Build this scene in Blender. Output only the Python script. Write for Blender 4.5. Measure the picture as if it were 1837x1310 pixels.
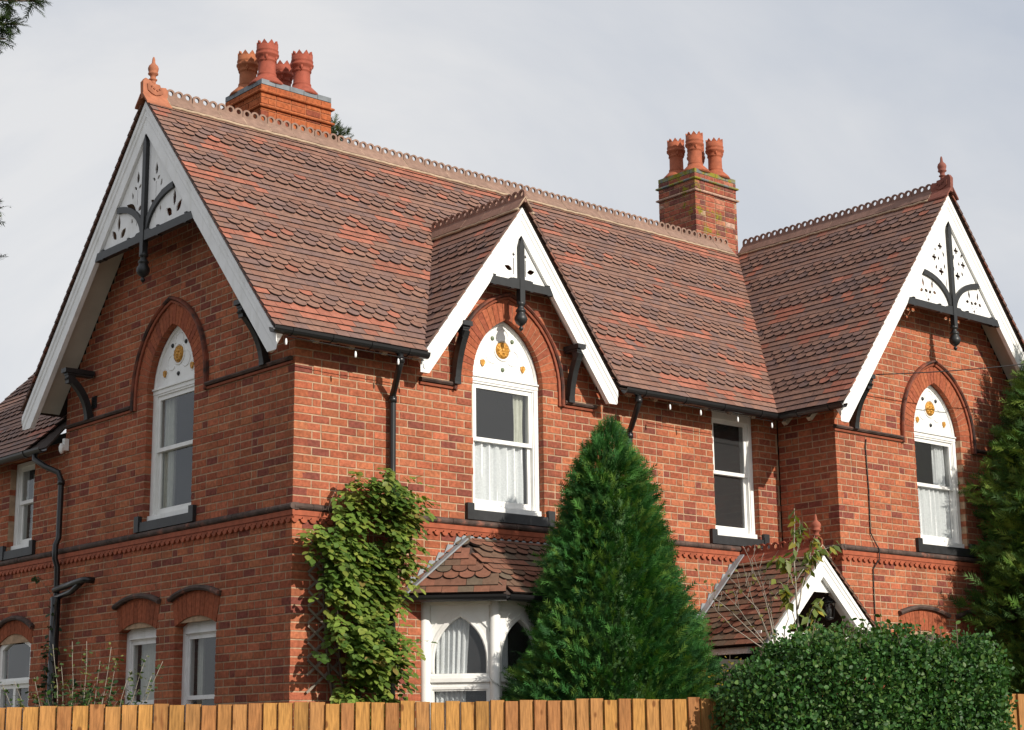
import bpy, math, random
import numpy as np
from mathutils import Vector, Matrix
from mathutils.geometry import tessellate_polygon

random.seed(7); rng = np.random.default_rng(7)
for o in list(bpy.data.objects): bpy.data.objects.remove(o)
scene = bpy.context.scene
COL = scene.collection
R_ = math.radians

# ------------------------------------------------------------------ camera
CAM = np.array([-9.03916, -13.51352, 1.23974])
YAW, PITCH, ROLL, FPX = 0.71900594, 0.21949529, -0.01200889, 3067.12
def cam_axes():
    fwd = np.array([math.sin(YAW)*math.cos(PITCH), math.cos(YAW)*math.cos(PITCH), math.sin(PITCH)])
    right = np.array([math.cos(YAW), -math.sin(YAW), 0.0]); down = np.cross(fwd, right)
    c, s = math.cos(ROLL), math.sin(ROLL)
    return c*right - s*down, s*right + c*down, fwd
RT, DN, FW = cam_axes()
cd = bpy.data.cameras.new('camera'); cam = bpy.data.objects.new('camera', cd); COL.objects.link(cam)
cd.sensor_fit = 'HORIZONTAL'; cd.sensor_width = 36.0; cd.lens = FPX/1837*36.0
cd.clip_start = 0.1; cd.clip_end = 2000
m = Matrix.Identity(4)
for i in range(3):
    m[i][0] = RT[i]; m[i][1] = -DN[i]; m[i][2] = -FW[i]; m[i][3] = CAM[i]
cam.matrix_world = m; scene.camera = cam
def pix(p):
    q = np.asarray(p, float) - CAM; w = q @ FW
    return 918.5 + FPX*(q @ RT)/w, 655 + FPX*(q @ DN)/w, w

# ------------------------------------------------------------------ sky, sun, exposure
SUN_AZ, SUN_EL = R_(5), R_(27)            # azimuth to the right of the front wall's normal
sdir = Vector((math.sin(SUN_AZ)*math.cos(SUN_EL), -math.cos(SUN_AZ)*math.cos(SUN_EL), math.sin(SUN_EL)))
w = bpy.data.worlds.new('World'); scene.world = w; w.use_nodes = True
nt = w.node_tree; N = nt.nodes; Lk = nt.links; N.clear()
out = N.new('ShaderNodeOutputWorld'); bg = N.new('ShaderNodeBackground')
sky = N.new('ShaderNodeTexSky'); sky.sky_type = 'NISHITA'; sky.sun_disc = False
sky.sun_elevation = SUN_EL; sky.sun_rotation = math.pi - SUN_AZ
sky.air_density = 1.0; sky.dust_density = 1.5
tc = N.new('ShaderNodeTexCoord'); mp = N.new('ShaderNodeMapping')
mp.inputs['Scale'].default_value = (1, 1, 2.0); mp.inputs['Location'].default_value = (2.1, 1.3, 0.2)
n1 = N.new('ShaderNodeTexNoise'); n1.inputs['Scale'].default_value = 2.0; n1.inputs['Detail'].default_value = 7; n1.inputs['Roughness'].default_value = 0.56
n1.inputs['Distortion'].default_value = 0.6
cr = N.new('ShaderNodeValToRGB')
cr.color_ramp.elements[0].position = 0.36; cr.color_ramp.elements[0].color = (5.6, 6.05, 6.85, 1)
cr.color_ramp.elements[1].position = 0.62; cr.color_ramp.elements[1].color = (8.5, 8.45, 8.45, 1)
mx = N.new('ShaderNodeMix'); mx.data_type = 'RGBA'; mx.inputs[0].default_value = 0.88
Lk.new(tc.outputs['Generated'], mp.inputs[0]); Lk.new(mp.outputs[0], n1.inputs['Vector'])
Lk.new(n1.outputs[0], cr.inputs[0]); Lk.new(sky.outputs[0], mx.inputs[6]); Lk.new(cr.outputs[0], mx.inputs[7])
Lk.new(mx.outputs[2], bg.inputs[0]); bg.inputs[1].default_value = 0.1
Lk.new(bg.outputs[0], out.inputs[0])
sl = bpy.data.lights.new('sun', 'SUN'); sl.energy = 4.9; sl.angle = R_(0.55); sl.color = (1.0, 0.93, 0.82)
so = bpy.data.objects.new('sun', sl); COL.objects.link(so)
so.rotation_euler = (-sdir).to_track_quat('-Z', 'Y').to_euler(); so.location = (5, -30, 20)
vs = scene.view_settings; vs.view_transform = 'Standard'; vs.look = 'None'; vs.exposure = 0.0; vs.gamma = 1.0; vs.use_curve_mapping = False
scene.render.engine = 'CYCLES'
scene.cycles.max_bounces = 6; scene.cycles.transparent_max_bounces = 12

# ------------------------------------------------------------------ materials
def mat(name, color=(.5,.5,.5), rough=.8, attr=False, noise=0, nscale=8, bump=0, bscale=40, metallic=0, spec=.3,
        stain=None, stain_scale=3, stain_lo=.55, stain_hi=.75, stain_amt=1.0, stain_stretch=None, knots=None, stretch=(1,1,1)):
    mt = bpy.data.materials.new(name); mt.use_nodes = True; t = mt.node_tree; b = t.nodes['Principled BSDF']
    b.inputs['Roughness'].default_value = rough; b.inputs['Metallic'].default_value = metallic
    b.inputs['Specular IOR Level'].default_value = spec
    nn = t.nodes; l = t.links
    g = nn.new('ShaderNodeNewGeometry')
    mp_ = nn.new('ShaderNodeMapping'); mp_.inputs['Scale'].default_value = stretch
    l.new(g.outputs['Position'], mp_.inputs[0])
    if attr:
        a = nn.new('ShaderNodeAttribute'); a.attribute_name = 'Col'; src = a.outputs['Color']
    else:
        r = nn.new('ShaderNodeRGB'); r.outputs[0].default_value = (*color, 1); src = r.outputs[0]
    if noise:
        n = nn.new('ShaderNodeTexNoise'); n.inputs['Scale'].default_value = nscale; n.inputs['Detail'].default_value = 5
        l.new(mp_.outputs[0], n.inputs['Vector'])
        mr = nn.new('ShaderNodeMapRange'); mr.inputs[1].default_value = .3; mr.inputs[2].default_value = .7
        mr.inputs[3].default_value = 1-noise; mr.inputs[4].default_value = 1+noise
        l.new(n.outputs[0], mr.inputs[0])
        mm = nn.new('ShaderNodeMix'); mm.data_type = 'RGBA'; mm.blend_type = 'MULTIPLY'; mm.inputs[0].default_value = 1
        l.new(src, mm.inputs[6]); l.new(mr.outputs[0], mm.inputs[7]); src = mm.outputs[2]
    if stain:
        n = nn.new('ShaderNodeTexNoise'); n.inputs['Scale'].default_value = stain_scale; n.inputs['Detail'].default_value = 8; n.inputs['Roughness'].default_value = .65
        l.new(mp_.outputs[0], n.inputs['Vector'])
        if stain_stretch:
            m2_ = nn.new('ShaderNodeMapping'); m2_.inputs['Scale'].default_value = stain_stretch; l.new(g.outputs['Position'], m2_.inputs[0]); l.new(m2_.outputs[0], n.inputs['Vector'])
        mr = nn.new('ShaderNodeMapRange'); mr.inputs[1].default_value = stain_lo; mr.inputs[2].default_value = stain_hi; mr.inputs[4].default_value = stain_amt
        l.new(n.outputs[0], mr.inputs[0])
        mm = nn.new('ShaderNodeMix'); mm.data_type = 'RGBA'
        l.new(mr.outputs[0], mm.inputs[0]); l.new(src, mm.inputs[6]); mm.inputs[7].default_value = (*stain, 1); src = mm.outputs[2]
    if knots:
        m3_ = nn.new('ShaderNodeMapping'); m3_.inputs['Scale'].default_value = (7.5, 7.5, 4.5); l.new(g.outputs['Position'], m3_.inputs[0])
        vo = nn.new('ShaderNodeTexVoronoi'); vo.inputs['Scale'].default_value = 1.0; l.new(m3_.outputs[0], vo.inputs['Vector'])
        mr = nn.new('ShaderNodeMapRange'); mr.inputs[1].default_value = .10; mr.inputs[2].default_value = .17; mr.inputs[3].default_value = .85; mr.inputs[4].default_value = 0
        l.new(vo.outputs['Distance'], mr.inputs[0])
        mm = nn.new('ShaderNodeMix'); mm.data_type = 'RGBA'; l.new(mr.outputs[0], mm.inputs[0]); l.new(src, mm.inputs[6]); mm.inputs[7].default_value = (*knots, 1); src = mm.outputs[2]
    l.new(src, b.inputs['Base Color'])
    if bump:
        n = nn.new('ShaderNodeTexNoise'); n.inputs['Scale'].default_value = bscale; n.inputs['Detail'].default_value = 4
        l.new(mp_.outputs[0], n.inputs['Vector'])
        bp = nn.new('ShaderNodeBump'); bp.inputs['Strength'].default_value = bump; bp.inputs['Distance'].default_value = .01
        l.new(n.outputs[0], bp.inputs['Height']); l.new(bp.outputs[0], b.inputs['Normal'])
    return mt
def leafmat(name, rough=.55, trans=.25, tint=(1.3,1.35,.5), spec=.35):
    mt = bpy.data.materials.new(name); mt.use_nodes = True; t = mt.node_tree; b = t.nodes['Principled BSDF']
    a = t.nodes.new('ShaderNodeAttribute'); a.attribute_name = 'Col'
    t.links.new(a.outputs['Color'], b.inputs['Base Color']); b.inputs['Roughness'].default_value = rough
    b.inputs['Specular IOR Level'].default_value = spec
    tr = t.nodes.new('ShaderNodeBsdfTranslucent'); ms = t.nodes.new('ShaderNodeMixShader'); ms.inputs[0].default_value = trans
    mm = t.nodes.new('ShaderNodeMix'); mm.data_type = 'RGBA'; mm.blend_type = 'MULTIPLY'; mm.inputs[0].default_value = 1
    t.links.new(a.outputs['Color'], mm.inputs[6]); mm.inputs[7].default_value = (*tint, 1)
    t.links.new(mm.outputs[2], tr.inputs[0]); t.links.new(b.outputs[0], ms.inputs[1]); t.links.new(tr.outputs[0], ms.inputs[2])
    t.links.new(ms.outputs[0], t.nodes['Material Output'].inputs[0])
    return mt
def glassmat(name, tint=(.8,.82,.82), refl=1.0):
    mt = bpy.data.materials.new(name); mt.use_nodes = True; t = mt.node_tree; t.nodes.clear()
    o = t.nodes.new('ShaderNodeOutputMaterial'); ms = t.nodes.new('ShaderNodeMixShader')
    fr = t.nodes.new('ShaderNodeFresnel'); fr.inputs[0].default_value = 1.6
    g0 = t.nodes.new('ShaderNodeNewGeometry'); io = t.nodes.new('ShaderNodeMapRange'); io.inputs[3].default_value = 1.6; io.inputs[4].default_value = 1/1.6   # thin pane: same reflectance from both sides
    t.links.new(g0.outputs['Backfacing'], io.inputs[0]); t.links.new(io.outputs[0], fr.inputs[0])
    gl = t.nodes.new('ShaderNodeBsdfGlossy'); gl.inputs['Roughness'].default_value = .01; gl.inputs[0].default_value = (refl,)*3 + (1,)
    tr = t.nodes.new('ShaderNodeBsdfTransparent'); tr.inputs[0].default_value = (*tint, 1)
    n = t.nodes.new('ShaderNodeTexNoise'); n.inputs['Scale'].default_value = 2.5; n.inputs['Detail'].default_value = 1
    bp = t.nodes.new('ShaderNodeBump'); bp.inputs['Strength'].default_value = .06; bp.inputs['Distance'].default_value = .05
    g = t.nodes.new('ShaderNodeNewGeometry'); t.links.new(g.outputs['Position'], n.inputs['Vector'])
    t.links.new(n.outputs[0], bp.inputs['Height']); t.links.new(bp.outputs[0], gl.inputs['Normal'])
    t.links.new(fr.outputs[0], ms.inputs[0]); t.links.new(tr.outputs[0], ms.inputs[1]); t.links.new(gl.outputs[0], ms.inputs[2])
    df = t.nodes.new('ShaderNodeBsdfDiffuse'); df.inputs[0].default_value = (.6,.62,.64,1); m2 = t.nodes.new('ShaderNodeMixShader'); m2.inputs[0].default_value = .045
    t.links.new(ms.outputs[0], m2.inputs[1]); t.links.new(df.outputs[0], m2.inputs[2]); t.links.new(m2.outputs[0], o.inputs[0])
    return mt
M = {}
M['brick'] = mat('brick', attr=True, rough=.9, noise=.28, nscale=26, bump=.5, bscale=90, spec=.12, stain=(.10,.045,.032), stain_scale=1.1, stain_lo=.50, stain_hi=.74, stain_amt=.55, stain_stretch=(1.6,1.6,.8))
M['mortar'] = mat('mortar', (.41,.28,.185), .95, noise=.25, nscale=14, bump=.4, bscale=120, spec=.1, stain=(.19,.11,.07), stain_scale=1.3, stain_lo=.52, stain_hi=.78)
M['mortar_orange'] = mat('orange_mortar', (.36,.135,.065), .95, noise=.2, nscale=14)
M['tile'] = mat('tile', attr=True, rough=.72, noise=.16, nscale=22, bump=.25, bscale=70, spec=.25, stain=(.22,.17,.13), stain_scale=9, stain_lo=.62, stain_hi=.75, stain_amt=.4)
M['terra'] = mat('terracotta', attr=True, rough=.75, noise=.18, nscale=14, bump=.2, bscale=60, spec=.25)
M['dark_roll'] = mat('sooted_brick', (.075,.05,.042), .8, noise=.5, nscale=9, bump=.4, bscale=60, stain=(.24,.10,.07), stain_scale=6, stain_lo=.56, stain_hi=.68)
M['hood'] = mat('sooted_terracotta', (.26,.075,.042), .8, noise=.25, nscale=12, bump=.3, bscale=60, stain=(.05,.034,.03), stain_scale=2.6, stain_lo=.40, stain_hi=.58)
M['white'] = mat('white_paint', (.82,.82,.80), .45, noise=.05, nscale=6, spec=.4, bump=.08, bscale=30, stain=(.62,.60,.54), stain_scale=2.5, stain_lo=.52, stain_hi=.75, stain_amt=.5, stain_stretch=(3,3,.7))
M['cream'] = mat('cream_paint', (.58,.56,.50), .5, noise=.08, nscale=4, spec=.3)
M['white_old'] = mat('weathered_white_paint', (.83,.83,.83), .5, noise=.06, nscale=5, spec=.3, bump=.1, bscale=30, stain=(.60,.60,.55), stain_scale=2.5, stain_lo=.5, stain_hi=.75, stain_amt=.6, stain_stretch=(3,3,.7))
M['black'] = mat('black_paint', (.014,.015,.016), .45, spec=.5, noise=.3, nscale=12, bump=.05)
M['gutter'] = mat('black_iron', (.014,.014,.015), .3, spec=.5)
M['sill'] = mat('painted_stone_sill', (.019,.020,.022), .5, spec=.45, noise=.3, nscale=10, bump=.1)
M['slate'] = mat('blue_engineering_brick', (.17,.19,.21), .6, noise=.25, nscale=9, stain=(.17,.15,.03), stain_scale=7, stain_lo=.62, stain_hi=.75)
M['slatemoss'] = mat('mossy_blue_brick', (.15,.17,.17), .8, noise=.25, nscale=9, stain=(.21,.19,.015), stain_scale=5, stain_lo=.44, stain_hi=.56, bump=.5, bscale=60)
M['brickmoss'] = mat('mossy_brick', attr=True, rough=.9, noise=.3, nscale=20, stain=(.2,.18,.02), stain_scale=5, stain_lo=.56, stain_hi=.64, bump=.6, bscale=60, spec=.1)
M['lead'] = mat('lead_flashing', (.24,.26,.28), .5, noise=.2, nscale=7, spec=.4)
M['deck'] = mat('roof_deck', (.05,.035,.03), .9)
M['wood'] = mat('rafter_wood', (.42,.36,.28), .7, noise=.3, nscale=10)
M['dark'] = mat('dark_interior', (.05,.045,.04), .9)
M['gold'] = mat('gilt', (.52,.25,.035), .45, metallic=.25, noise=.4, nscale=45, spec=.5, bump=.8, bscale=55)
M['greenboss'] = mat('green_boss', (.16,.2,.13), .5, noise=.3, nscale=60)
M['net'] = mat('net_curtain_fabric', (.78,.79,.80), .9, noise=.1, nscale=60, bump=.3, bscale=120)
M['curtain'] = mat('lined_curtain_fabric', (.62,.62,.53), .9, noise=.08, nscale=20)
M['glass'] = glassmat('window_glass')
M['fence'] = mat('fence_wood', attr=True, rough=.75, noise=.32, nscale=9, stretch=(8,8,.9), bump=.3, bscale=30, spec=.2, stain=(.17,.06,.018), stain_scale=2.2, stain_lo=.60, stain_hi=.74, knots=(.13,.045,.012))
M['ground'] = mat('gravel', (.16,.145,.11), .95, noise=.4, nscale=2)
M['leaf'] = leafmat('leaf', .5, .28)
M['conifer'] = leafmat('conifer_leaf', .6, .18, (1.2,1.3,.5), .25)
M['privet'] = leafmat('privet_leaf', .5, .2, (1.3,1.4,.5), .3)
M['bark'] = mat('bark', (.13,.10,.075), .9, noise=.4, nscale=25, bump=.6, bscale=60)
M['twig'] = mat('bare_twig', (.27,.24,.20), .8, noise=.3, nscale=25)
M['bulb'] = mat('frosted_bulb', (.85,.87,.88), .3)
M['wire'] = mat('black_cable', (.015,.013,.013), .5)
M['trellis'] = mat('weathered_trellis', (.25,.21,.17), .9, noise=.3, nscale=20)

# ------------------------------------------------------------------ mesh builder
class MB:
    def __init__(s): s.v=[]; s.f=[]; s.c=[]; s.sm=[]
    def add(s, verts, faces, col=(.5,.5,.5), smooth=False):
        o=len(s.v); s.v.extend([tuple(map(float,p)) for p in verts]); s.c.extend([col]*len(verts))
        s.f.extend([tuple(o+i for i in f) for f in faces]); s.sm.extend([smooth]*len(faces))
    def mesh(s, name, material=None):
        me=bpy.data.meshes.new(name); me.from_pydata(s.v,[],s.f); me.update()
        ca=me.color_attributes.new('Col','FLOAT_COLOR','POINT')
        arr=np.ones((len(s.v),4),np.float32)
        if len(s.v): arr[:,:3]=np.array(s.c,np.float32)
        ca.data.foreach_set('color',arr.ravel())
        me.polygons.foreach_set('use_smooth',s.sm)
        if material: me.materials.append(material)
        return me
    def obj(s, name, material, parent=None, kind=None, label=None, cat=None, group=None):
        return link(name, s.mesh(name, material), parent, kind, label, cat, group)
def link(name, data, parent=None, kind=None, label=None, cat=None, group=None, mw=None):
    o=bpy.data.objects.new(name,data); COL.objects.link(o)
    if parent is not None: o.parent=parent
    if mw is not None: o.matrix_basis=mw
    if kind: o['kind']=kind
    if label: o['label']=label
    if cat: o['category']=cat
    if group: o['group']=group
    return o
def empty(name, label, cat, loc=(0,0,0), group=None):
    o=link(name,None,label=label,cat=cat,group=group); o.empty_display_size=.2
    return o       # kept at the origin so part coordinates are world coordinates
class Frame:
    """wall-plane frame: u along, z up, d outward"""
    def __init__(s,O,U): s.O=np.array(O,float); s.U=np.array(U,float); s.U/=np.linalg.norm(s.U); s.N=np.array([s.U[1],-s.U[0],0.0])
    def __call__(s,u,z,d=0): return s.O+s.U*u+s.N*d+np.array([0,0,z])
    def mat(s,u,z,d=0):
        p=s(u,z,d); return Matrix(((s.U[0],-s.N[0],0,p[0]),(s.U[1],-s.N[1],0,p[1]),(0,0,1,p[2]),(0,0,0,1)))   # local y points into the wall
BOXF=[(0,1,5,4),(1,2,6,5),(2,3,7,6),(3,0,4,7),(4,5,6,7),(3,2,1,0)]
def fbox(mb,F,u0,u1,z0,z1,d0,d1,col=(.5,.5,.5)):
    P=[F(u0,z0,d0),F(u1,z0,d0),F(u1,z1,d0),F(u0,z1,d0),F(u0,z0,d1),F(u1,z0,d1),F(u1,z1,d1),F(u0,z1,d1)]
    mb.add(P,BOXF,col)
def prism(mb,fn,loops,d0,d1,col=(.5,.5,.5)):
    """loops: outer + holes, 2-D; fn(u,v,d)->3-D"""
    L3=[[Vector((p[0],p[1],0)) for p in lp] for lp in loops]
    tris=tessellate_polygon(L3); flat=[p for lp in loops for p in lp]; n=len(flat)
    V=[fn(p[0],p[1],d1) for p in flat]+[fn(p[0],p[1],d0) for p in flat]
    Fc=[tuple(t) for t in tris]+[tuple(n+i for i in reversed(t)) for t in tris]
    o=0
    for lp in loops:
        k=len(lp)
        for i in range(k):
            a=o+i; b=o+(i+1)%k; Fc.append((a,b,b+n,a+n))
        o+=k
    mb.add(V,Fc,col)
def sweep(mb,fn,path,prof,closed=False,col=(.5,.5,.5),smooth=False,cap=True):
    """path 2-D (u,v); prof list of (n,d): n along left normal of the path, d outward"""
    n=len(path); V=[]
    for i,p in enumerate(path):
        a=path[i-1] if (i>0 or closed) else p; b=path[(i+1)%n] if (i<n-1 or closed) else p
        t0=np.array(p)-np.array(a); t1=np.array(b)-np.array(p)
        if np.linalg.norm(t0)<1e-9: t0=t1
        if np.linalg.norm(t1)<1e-9: t1=t0
        t0=t0/np.linalg.norm(t0); t1=t1/np.linalg.norm(t1)
        n0=np.array([-t0[1],t0[0]]); n1_=np.array([-t1[1],t1[0]]); nn=n0+n1_; L=np.linalg.norm(nn)
        nn=nn/L if L>1e-6 else n0
        k=1/max(.35,float(nn@n0))
        for (q,d) in prof: V.append(fn(p[0]+nn[0]*q*k,p[1]+nn[1]*q*k,d))
    m_=len(prof); Fc=[]
    for i in range(n if closed else n-1):
        j=(i+1)%n
        for q in range(m_):
            r=(q+1)%m_; Fc.append((i*m_+q,j*m_+q,j*m_+r,i*m_+r))
    if cap and not closed: Fc.append(tuple(range(m_))[::-1]); Fc.append(tuple((n-1)*m_+q for q in range(m_)))
    mb.add(V,Fc,col,smooth)
def tube(mb,pts,rad,seg=8,col=(.5,.5,.5),cap=True):
    pts=[np.array(p,float) for p in pts]; n=len(pts); V=[]; Fc=[]
    rr=rad if isinstance(rad,(list,tuple)) else [rad]*n
    up=None
    for i,p in enumerate(pts):
        t=pts[min(i+1,n-1)]-pts[max(i-1,0)]; t/=np.linalg.norm(t)+1e-12
        if up is None:
            up=np.array([0,0,1.]) if abs(t[2])<.9 else np.array([1.,0,0])
        a=np.cross(t,up); a/=np.linalg.norm(a); b=np.cross(a,t); up=b
        for k in range(seg):
            an=2*math.pi*k/seg; V.append(p+rr[i]*(math.cos(an)*a+math.sin(an)*b))
    for i in range(n-1):
        for k in range(seg):
            l=(k+1)%seg; Fc.append((i*seg+k,i*seg+l,(i+1)*seg+l,(i+1)*seg+k))
    if cap: Fc.append(tuple(range(seg))[::-1]); Fc.append(tuple((n-1)*seg+k for k in range(seg)))
    mb.add(V,Fc,col,True)
def lathe(mb,prof,base,seg=16,col=(.5,.5,.5),axis=None):
    """prof list of (r,h)"""
    V=[];Fc=[];b=np.array(base,float)
    A=np.array(axis if axis is not None else (0,0,1.)); A=A/np.linalg.norm(A)
    h=np.array([1.,0,0]) if abs(A[0])<.9 else np.array([0,1.,0]); X=np.cross(A,h); X/=np.linalg.norm(X); Y=np.cross(A,X)
    for (r,hh) in prof:
        for k in range(seg):
            an=2*math.pi*k/seg; V.append(b+A*hh+r*(math.cos(an)*X+math.sin(an)*Y))
    for i in range(len(prof)-1):
        for k in range(seg):
            l=(k+1)%seg; Fc.append((i*seg+k,i*seg+l,(i+1)*seg+l,(i+1)*seg+k))
    Fc.append(tuple(range(seg))[::-1]); Fc.append(tuple((len(prof)-1)*seg+k for k in range(seg)))
    mb.add(V,Fc,col,True)
def arc_pts(cu,cz,r,a0,a1,n): return [(cu+r*math.cos(a0+(a1-a0)*i/n),cz+r*math.sin(a0+(a1-a0)*i/n)) for i in range(n+1)]
def gothic(cu,zs,a,c,n=10):
    """pointed arch intrados: half width a, arc centres offset c beyond the middle; right springing over apex to left"""
    r=a+c; th=math.acos(c/r)
    right=[(cu-c+r*math.cos(th*i/n),zs+r*math.sin(th*i/n)) for i in range(n+1)]
    return right+[(2*cu-u,z) for (u,z) in reversed(right[:-1])]

# ------------------------------------------------------------------ ground
g=MB(); g.add([(-300,-300,-.4),(300,-300,-.4),(300,300,-.4),(-300,300,-.4)],[(0,1,2,3)])
g.obj('ground',M['ground'],kind='structure')

# ================================================================== HOUSE
house=empty('brick_house','red brick gabled house with patterned tile roofs, white bargeboards and two chimneys','house')
FRONT=Frame((0,0,0),(1,0,0)); LEFT=Frame((0,0,0),(0,-1,0))
PB=.885; XB=7.14; XE=11.40; DW=4.76
BAYF=Frame((0,-PB,0),(1,0,0)); BAYS=Frame((XB,0,0),(0,-1,0))
EXTW=Frame((.03,0,0),(0,-1,0))
CG=.08; BL=.212; MJ=.013
YC=2.38; ZE=5.12; ZR=8.21; EO=.28; KM=(ZR-ZE)/(YC+EO)          # main roof
BC=9.27; BH=2.45; KB=(8.22-ZE)/BH                              # bay roof
DC=2.77; DH=1.37; ZDE=5.15; ZDR=6.98; KD=(ZDR-ZDE)/DH          # gablet roof

PAL=[((.375,.125,.063),.20),((.35,.108,.057),.46),((.315,.093,.051),.25),((.255,.076,.046),.06),((.20,.062,.044),.01)]
def brick_cols(n,seed):
    r=random.Random(seed); o=[]
    for _ in range(n):
        x=r.random(); s=0
        for c,wt in PAL:
            s+=wt
            if x<=s: break
        k=r.uniform(.88,1.12); o.append(tuple(min(.9,ch*k*r.uniform(.96,1.04)) for ch in c))
    return o
BCOLS=brick_cols(24,3)
def brick_local(L,h,depth,j,rd):
    """local: x along, y outward, z up; chamfered front"""
    a=L/2; e=.003
    def q(): return rd.uniform(-j,j)
    P=[(-a+e,0,e),(a-e,0,e),(a-e,0,h-e),(-a+e,0,h-e)]
    P=[(x+q(),y+q()*.5,z+q()) for x,y,z in P]
    P+=[(-a,-e,0),(a,-e,0),(a,-e,h),(-a,-e,h),(-a,-depth,0),(a,-depth,0),(a,-depth,h),(-a,-depth,h)]
    Fc=[(0,3,2,1),(0,1,5,4),(1,2,6,5),(2,3,7,6),(3,0,4,7),(4,5,9,8),(5,6,10,9),(6,7,11,10),(7,4,8,11)]
    return P,[tuple(reversed(f)) for f in Fc]
class BrickWall:
    """collects bricks of one wall; the largest-showing ones become objects of their own"""
    all=[]
    def __init__(s,name,F,label=None):
        s.F=F; s.bricks=[]; s.mort=MB(); s.name=name; s.label=label; BrickWall.all.append(s)
    def lay(s,z0,z1,extent,openings,start=None,seed=0,depth=.16,tint=None,pal=None):
        rd=random.Random(seed); k=int(round((z1-z0)/CG))
        for i in range(k):
            z=z0+i*CG; zm=z+CG/2; par=int(round(z/CG))
            ext=extent(zm,par)
            if ext is None: continue
            iv=[ext]
            for op in openings:
                sp=op(zm)
                if not sp: continue
                nv=[]
                for a,b in iv:
                    if sp[1]<=a or sp[0]>=b: nv.append((a,b)); continue
                    if sp[0]>a+.02: nv.append((a,sp[0]))
                    if sp[1]<b-.02: nv.append((sp[1],b))
                iv=nv
            for a,b in iv:
                F=s.F
                s.mort.add([F(a+.004,z,-.005),F(b-.004,z,-.005),F(b-.004,z+CG,-.005),F(a+.004,z+CG,-.005)],[(0,1,2,3)])
                for e in (a+.004,b-.004):   # mortar at the reveals
                    s.mort.add([F(e,z,-.005),F(e,z,-.17),F(e,z+CG,-.17),F(e,z+CG,-.005)],[(0,1,2,3)])
                # bond
                u=ext[0]; flem=(par%4==0); n=0; pos=u
                pat=[]
                off=(BL/2 if par%2 else 0)
                pos=math.floor((a-.3)/BL)*BL+off-BL
                while pos<b:
                    if flem: L=BL if n%2==0 else BL/2
                    else: L=BL
                    if not flem and rd.random()<.05:
                        pat+= [(pos,pos+L/2),(pos+L/2,pos+L)]
                    else: pat.append((pos,pos+L))
                    pos+=L; n+=1
                for p,qq in pat:
                    p=max(p,a); qq=min(qq,b)
                    if qq-p<.035: continue
                    hj=MJ*rd.uniform(.75,1.25)
                    l0=p+(hj/2 if p>a+1e-6 else 0); l1=qq-(hj/2 if qq<b-1e-6 else 0)
                    ci=rd.randrange(24)
                    s.bricks.append(((l0+l1)/2,z+MJ/2,l1-l0,ci,rd.uniform(-.0025,.002),rd.randrange(1<<30),depth,tint))
    def choose(s,score_fn):
        return [(score_fn(s.F(b[0],b[1]+.035,0),s.F.N,b[2]*.07),s,i) for i,b in enumerate(s.bricks)]
PLATFORM={}
def px_area(p,nrm,area):
    u,v,d=pix(p)
    if not(0<u<1837 and 0<v<1240): return 0
    vd=CAM-np.array(p); vd/=np.linalg.norm(vd)
    return max(0,float(vd@nrm))*area/d**2

# ---- openings
def rect_op(u0,u1,z0,z1): return lambda z:(u0,u1) if z0<=z<=z1 else None
RING=.21; GA=.495; GC=.245; ZSP=5.04
def gothic_op(cu,z0,zs=ZSP,a=GA,c=GC,ring=RING):
    def f(z):
        if z<z0: return None
        if z<=zs: return (cu-a,cu+a)
        ro=a+c+ring; h=z-zs
        if h>=math.sqrt(ro*ro-c*c): return None
        w_=math.sqrt(ro*ro-h*h)-c
        return (cu-w_,cu+w_) if w_>0 else None
    return f
def seg_op(cu,hw,z0,zs,rise,ring):
    """segmental arch over a rectangular opening; splayed flat-sided arch block"""
    def f(z):
        if z<z0: return None
        if z<=zs: return (cu-hw,cu+hw)
        if z<=zs+ring: return (cu-hw-.25*(z-zs),cu+hw+.25*(z-zs))
        r=(hw*hw+rise*rise)/(2*rise); h=z-(zs+ring)
        if h<rise:
            w_=math.sqrt(max(0,r*r-(r-rise+h)**2)); return (cu-w_,cu+w_)
        return None
    return f
WB=3.60    # sill underside / opening bottom
Z0=-.40
# front wall: eaves line, gablet above
def front_ext(z,par):
    if z<5.36: return (0 if par%2==0 else .108, XB-.004)
    h=(ZDR-.10-z)/KD
    return (DC-h,DC+h) if h>.06 else None
# left wall: u=-y
def left_ext(z,par):
    e1=-(.108 if par%2==0 else 0)
    if z<5.36: return (-DW,e1)
    h=(ZR-.12-z)/KM
    return (-YC-h,min(e1,-YC+h)) if h>.06 else None
def bayf_ext(z,par):
    e0=XB+(0 if par%2==0 else .108)
    if z<5.36: return (e0,XE)
    h=(8.22-.12-z)/KB
    return (max(e0,BC-h),min(XE,BC+h)) if h>.06 else None
def bays_ext(z,par): return (.004,PB-(.108 if par%2==0 else 0)) if z<5.40 else None

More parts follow.
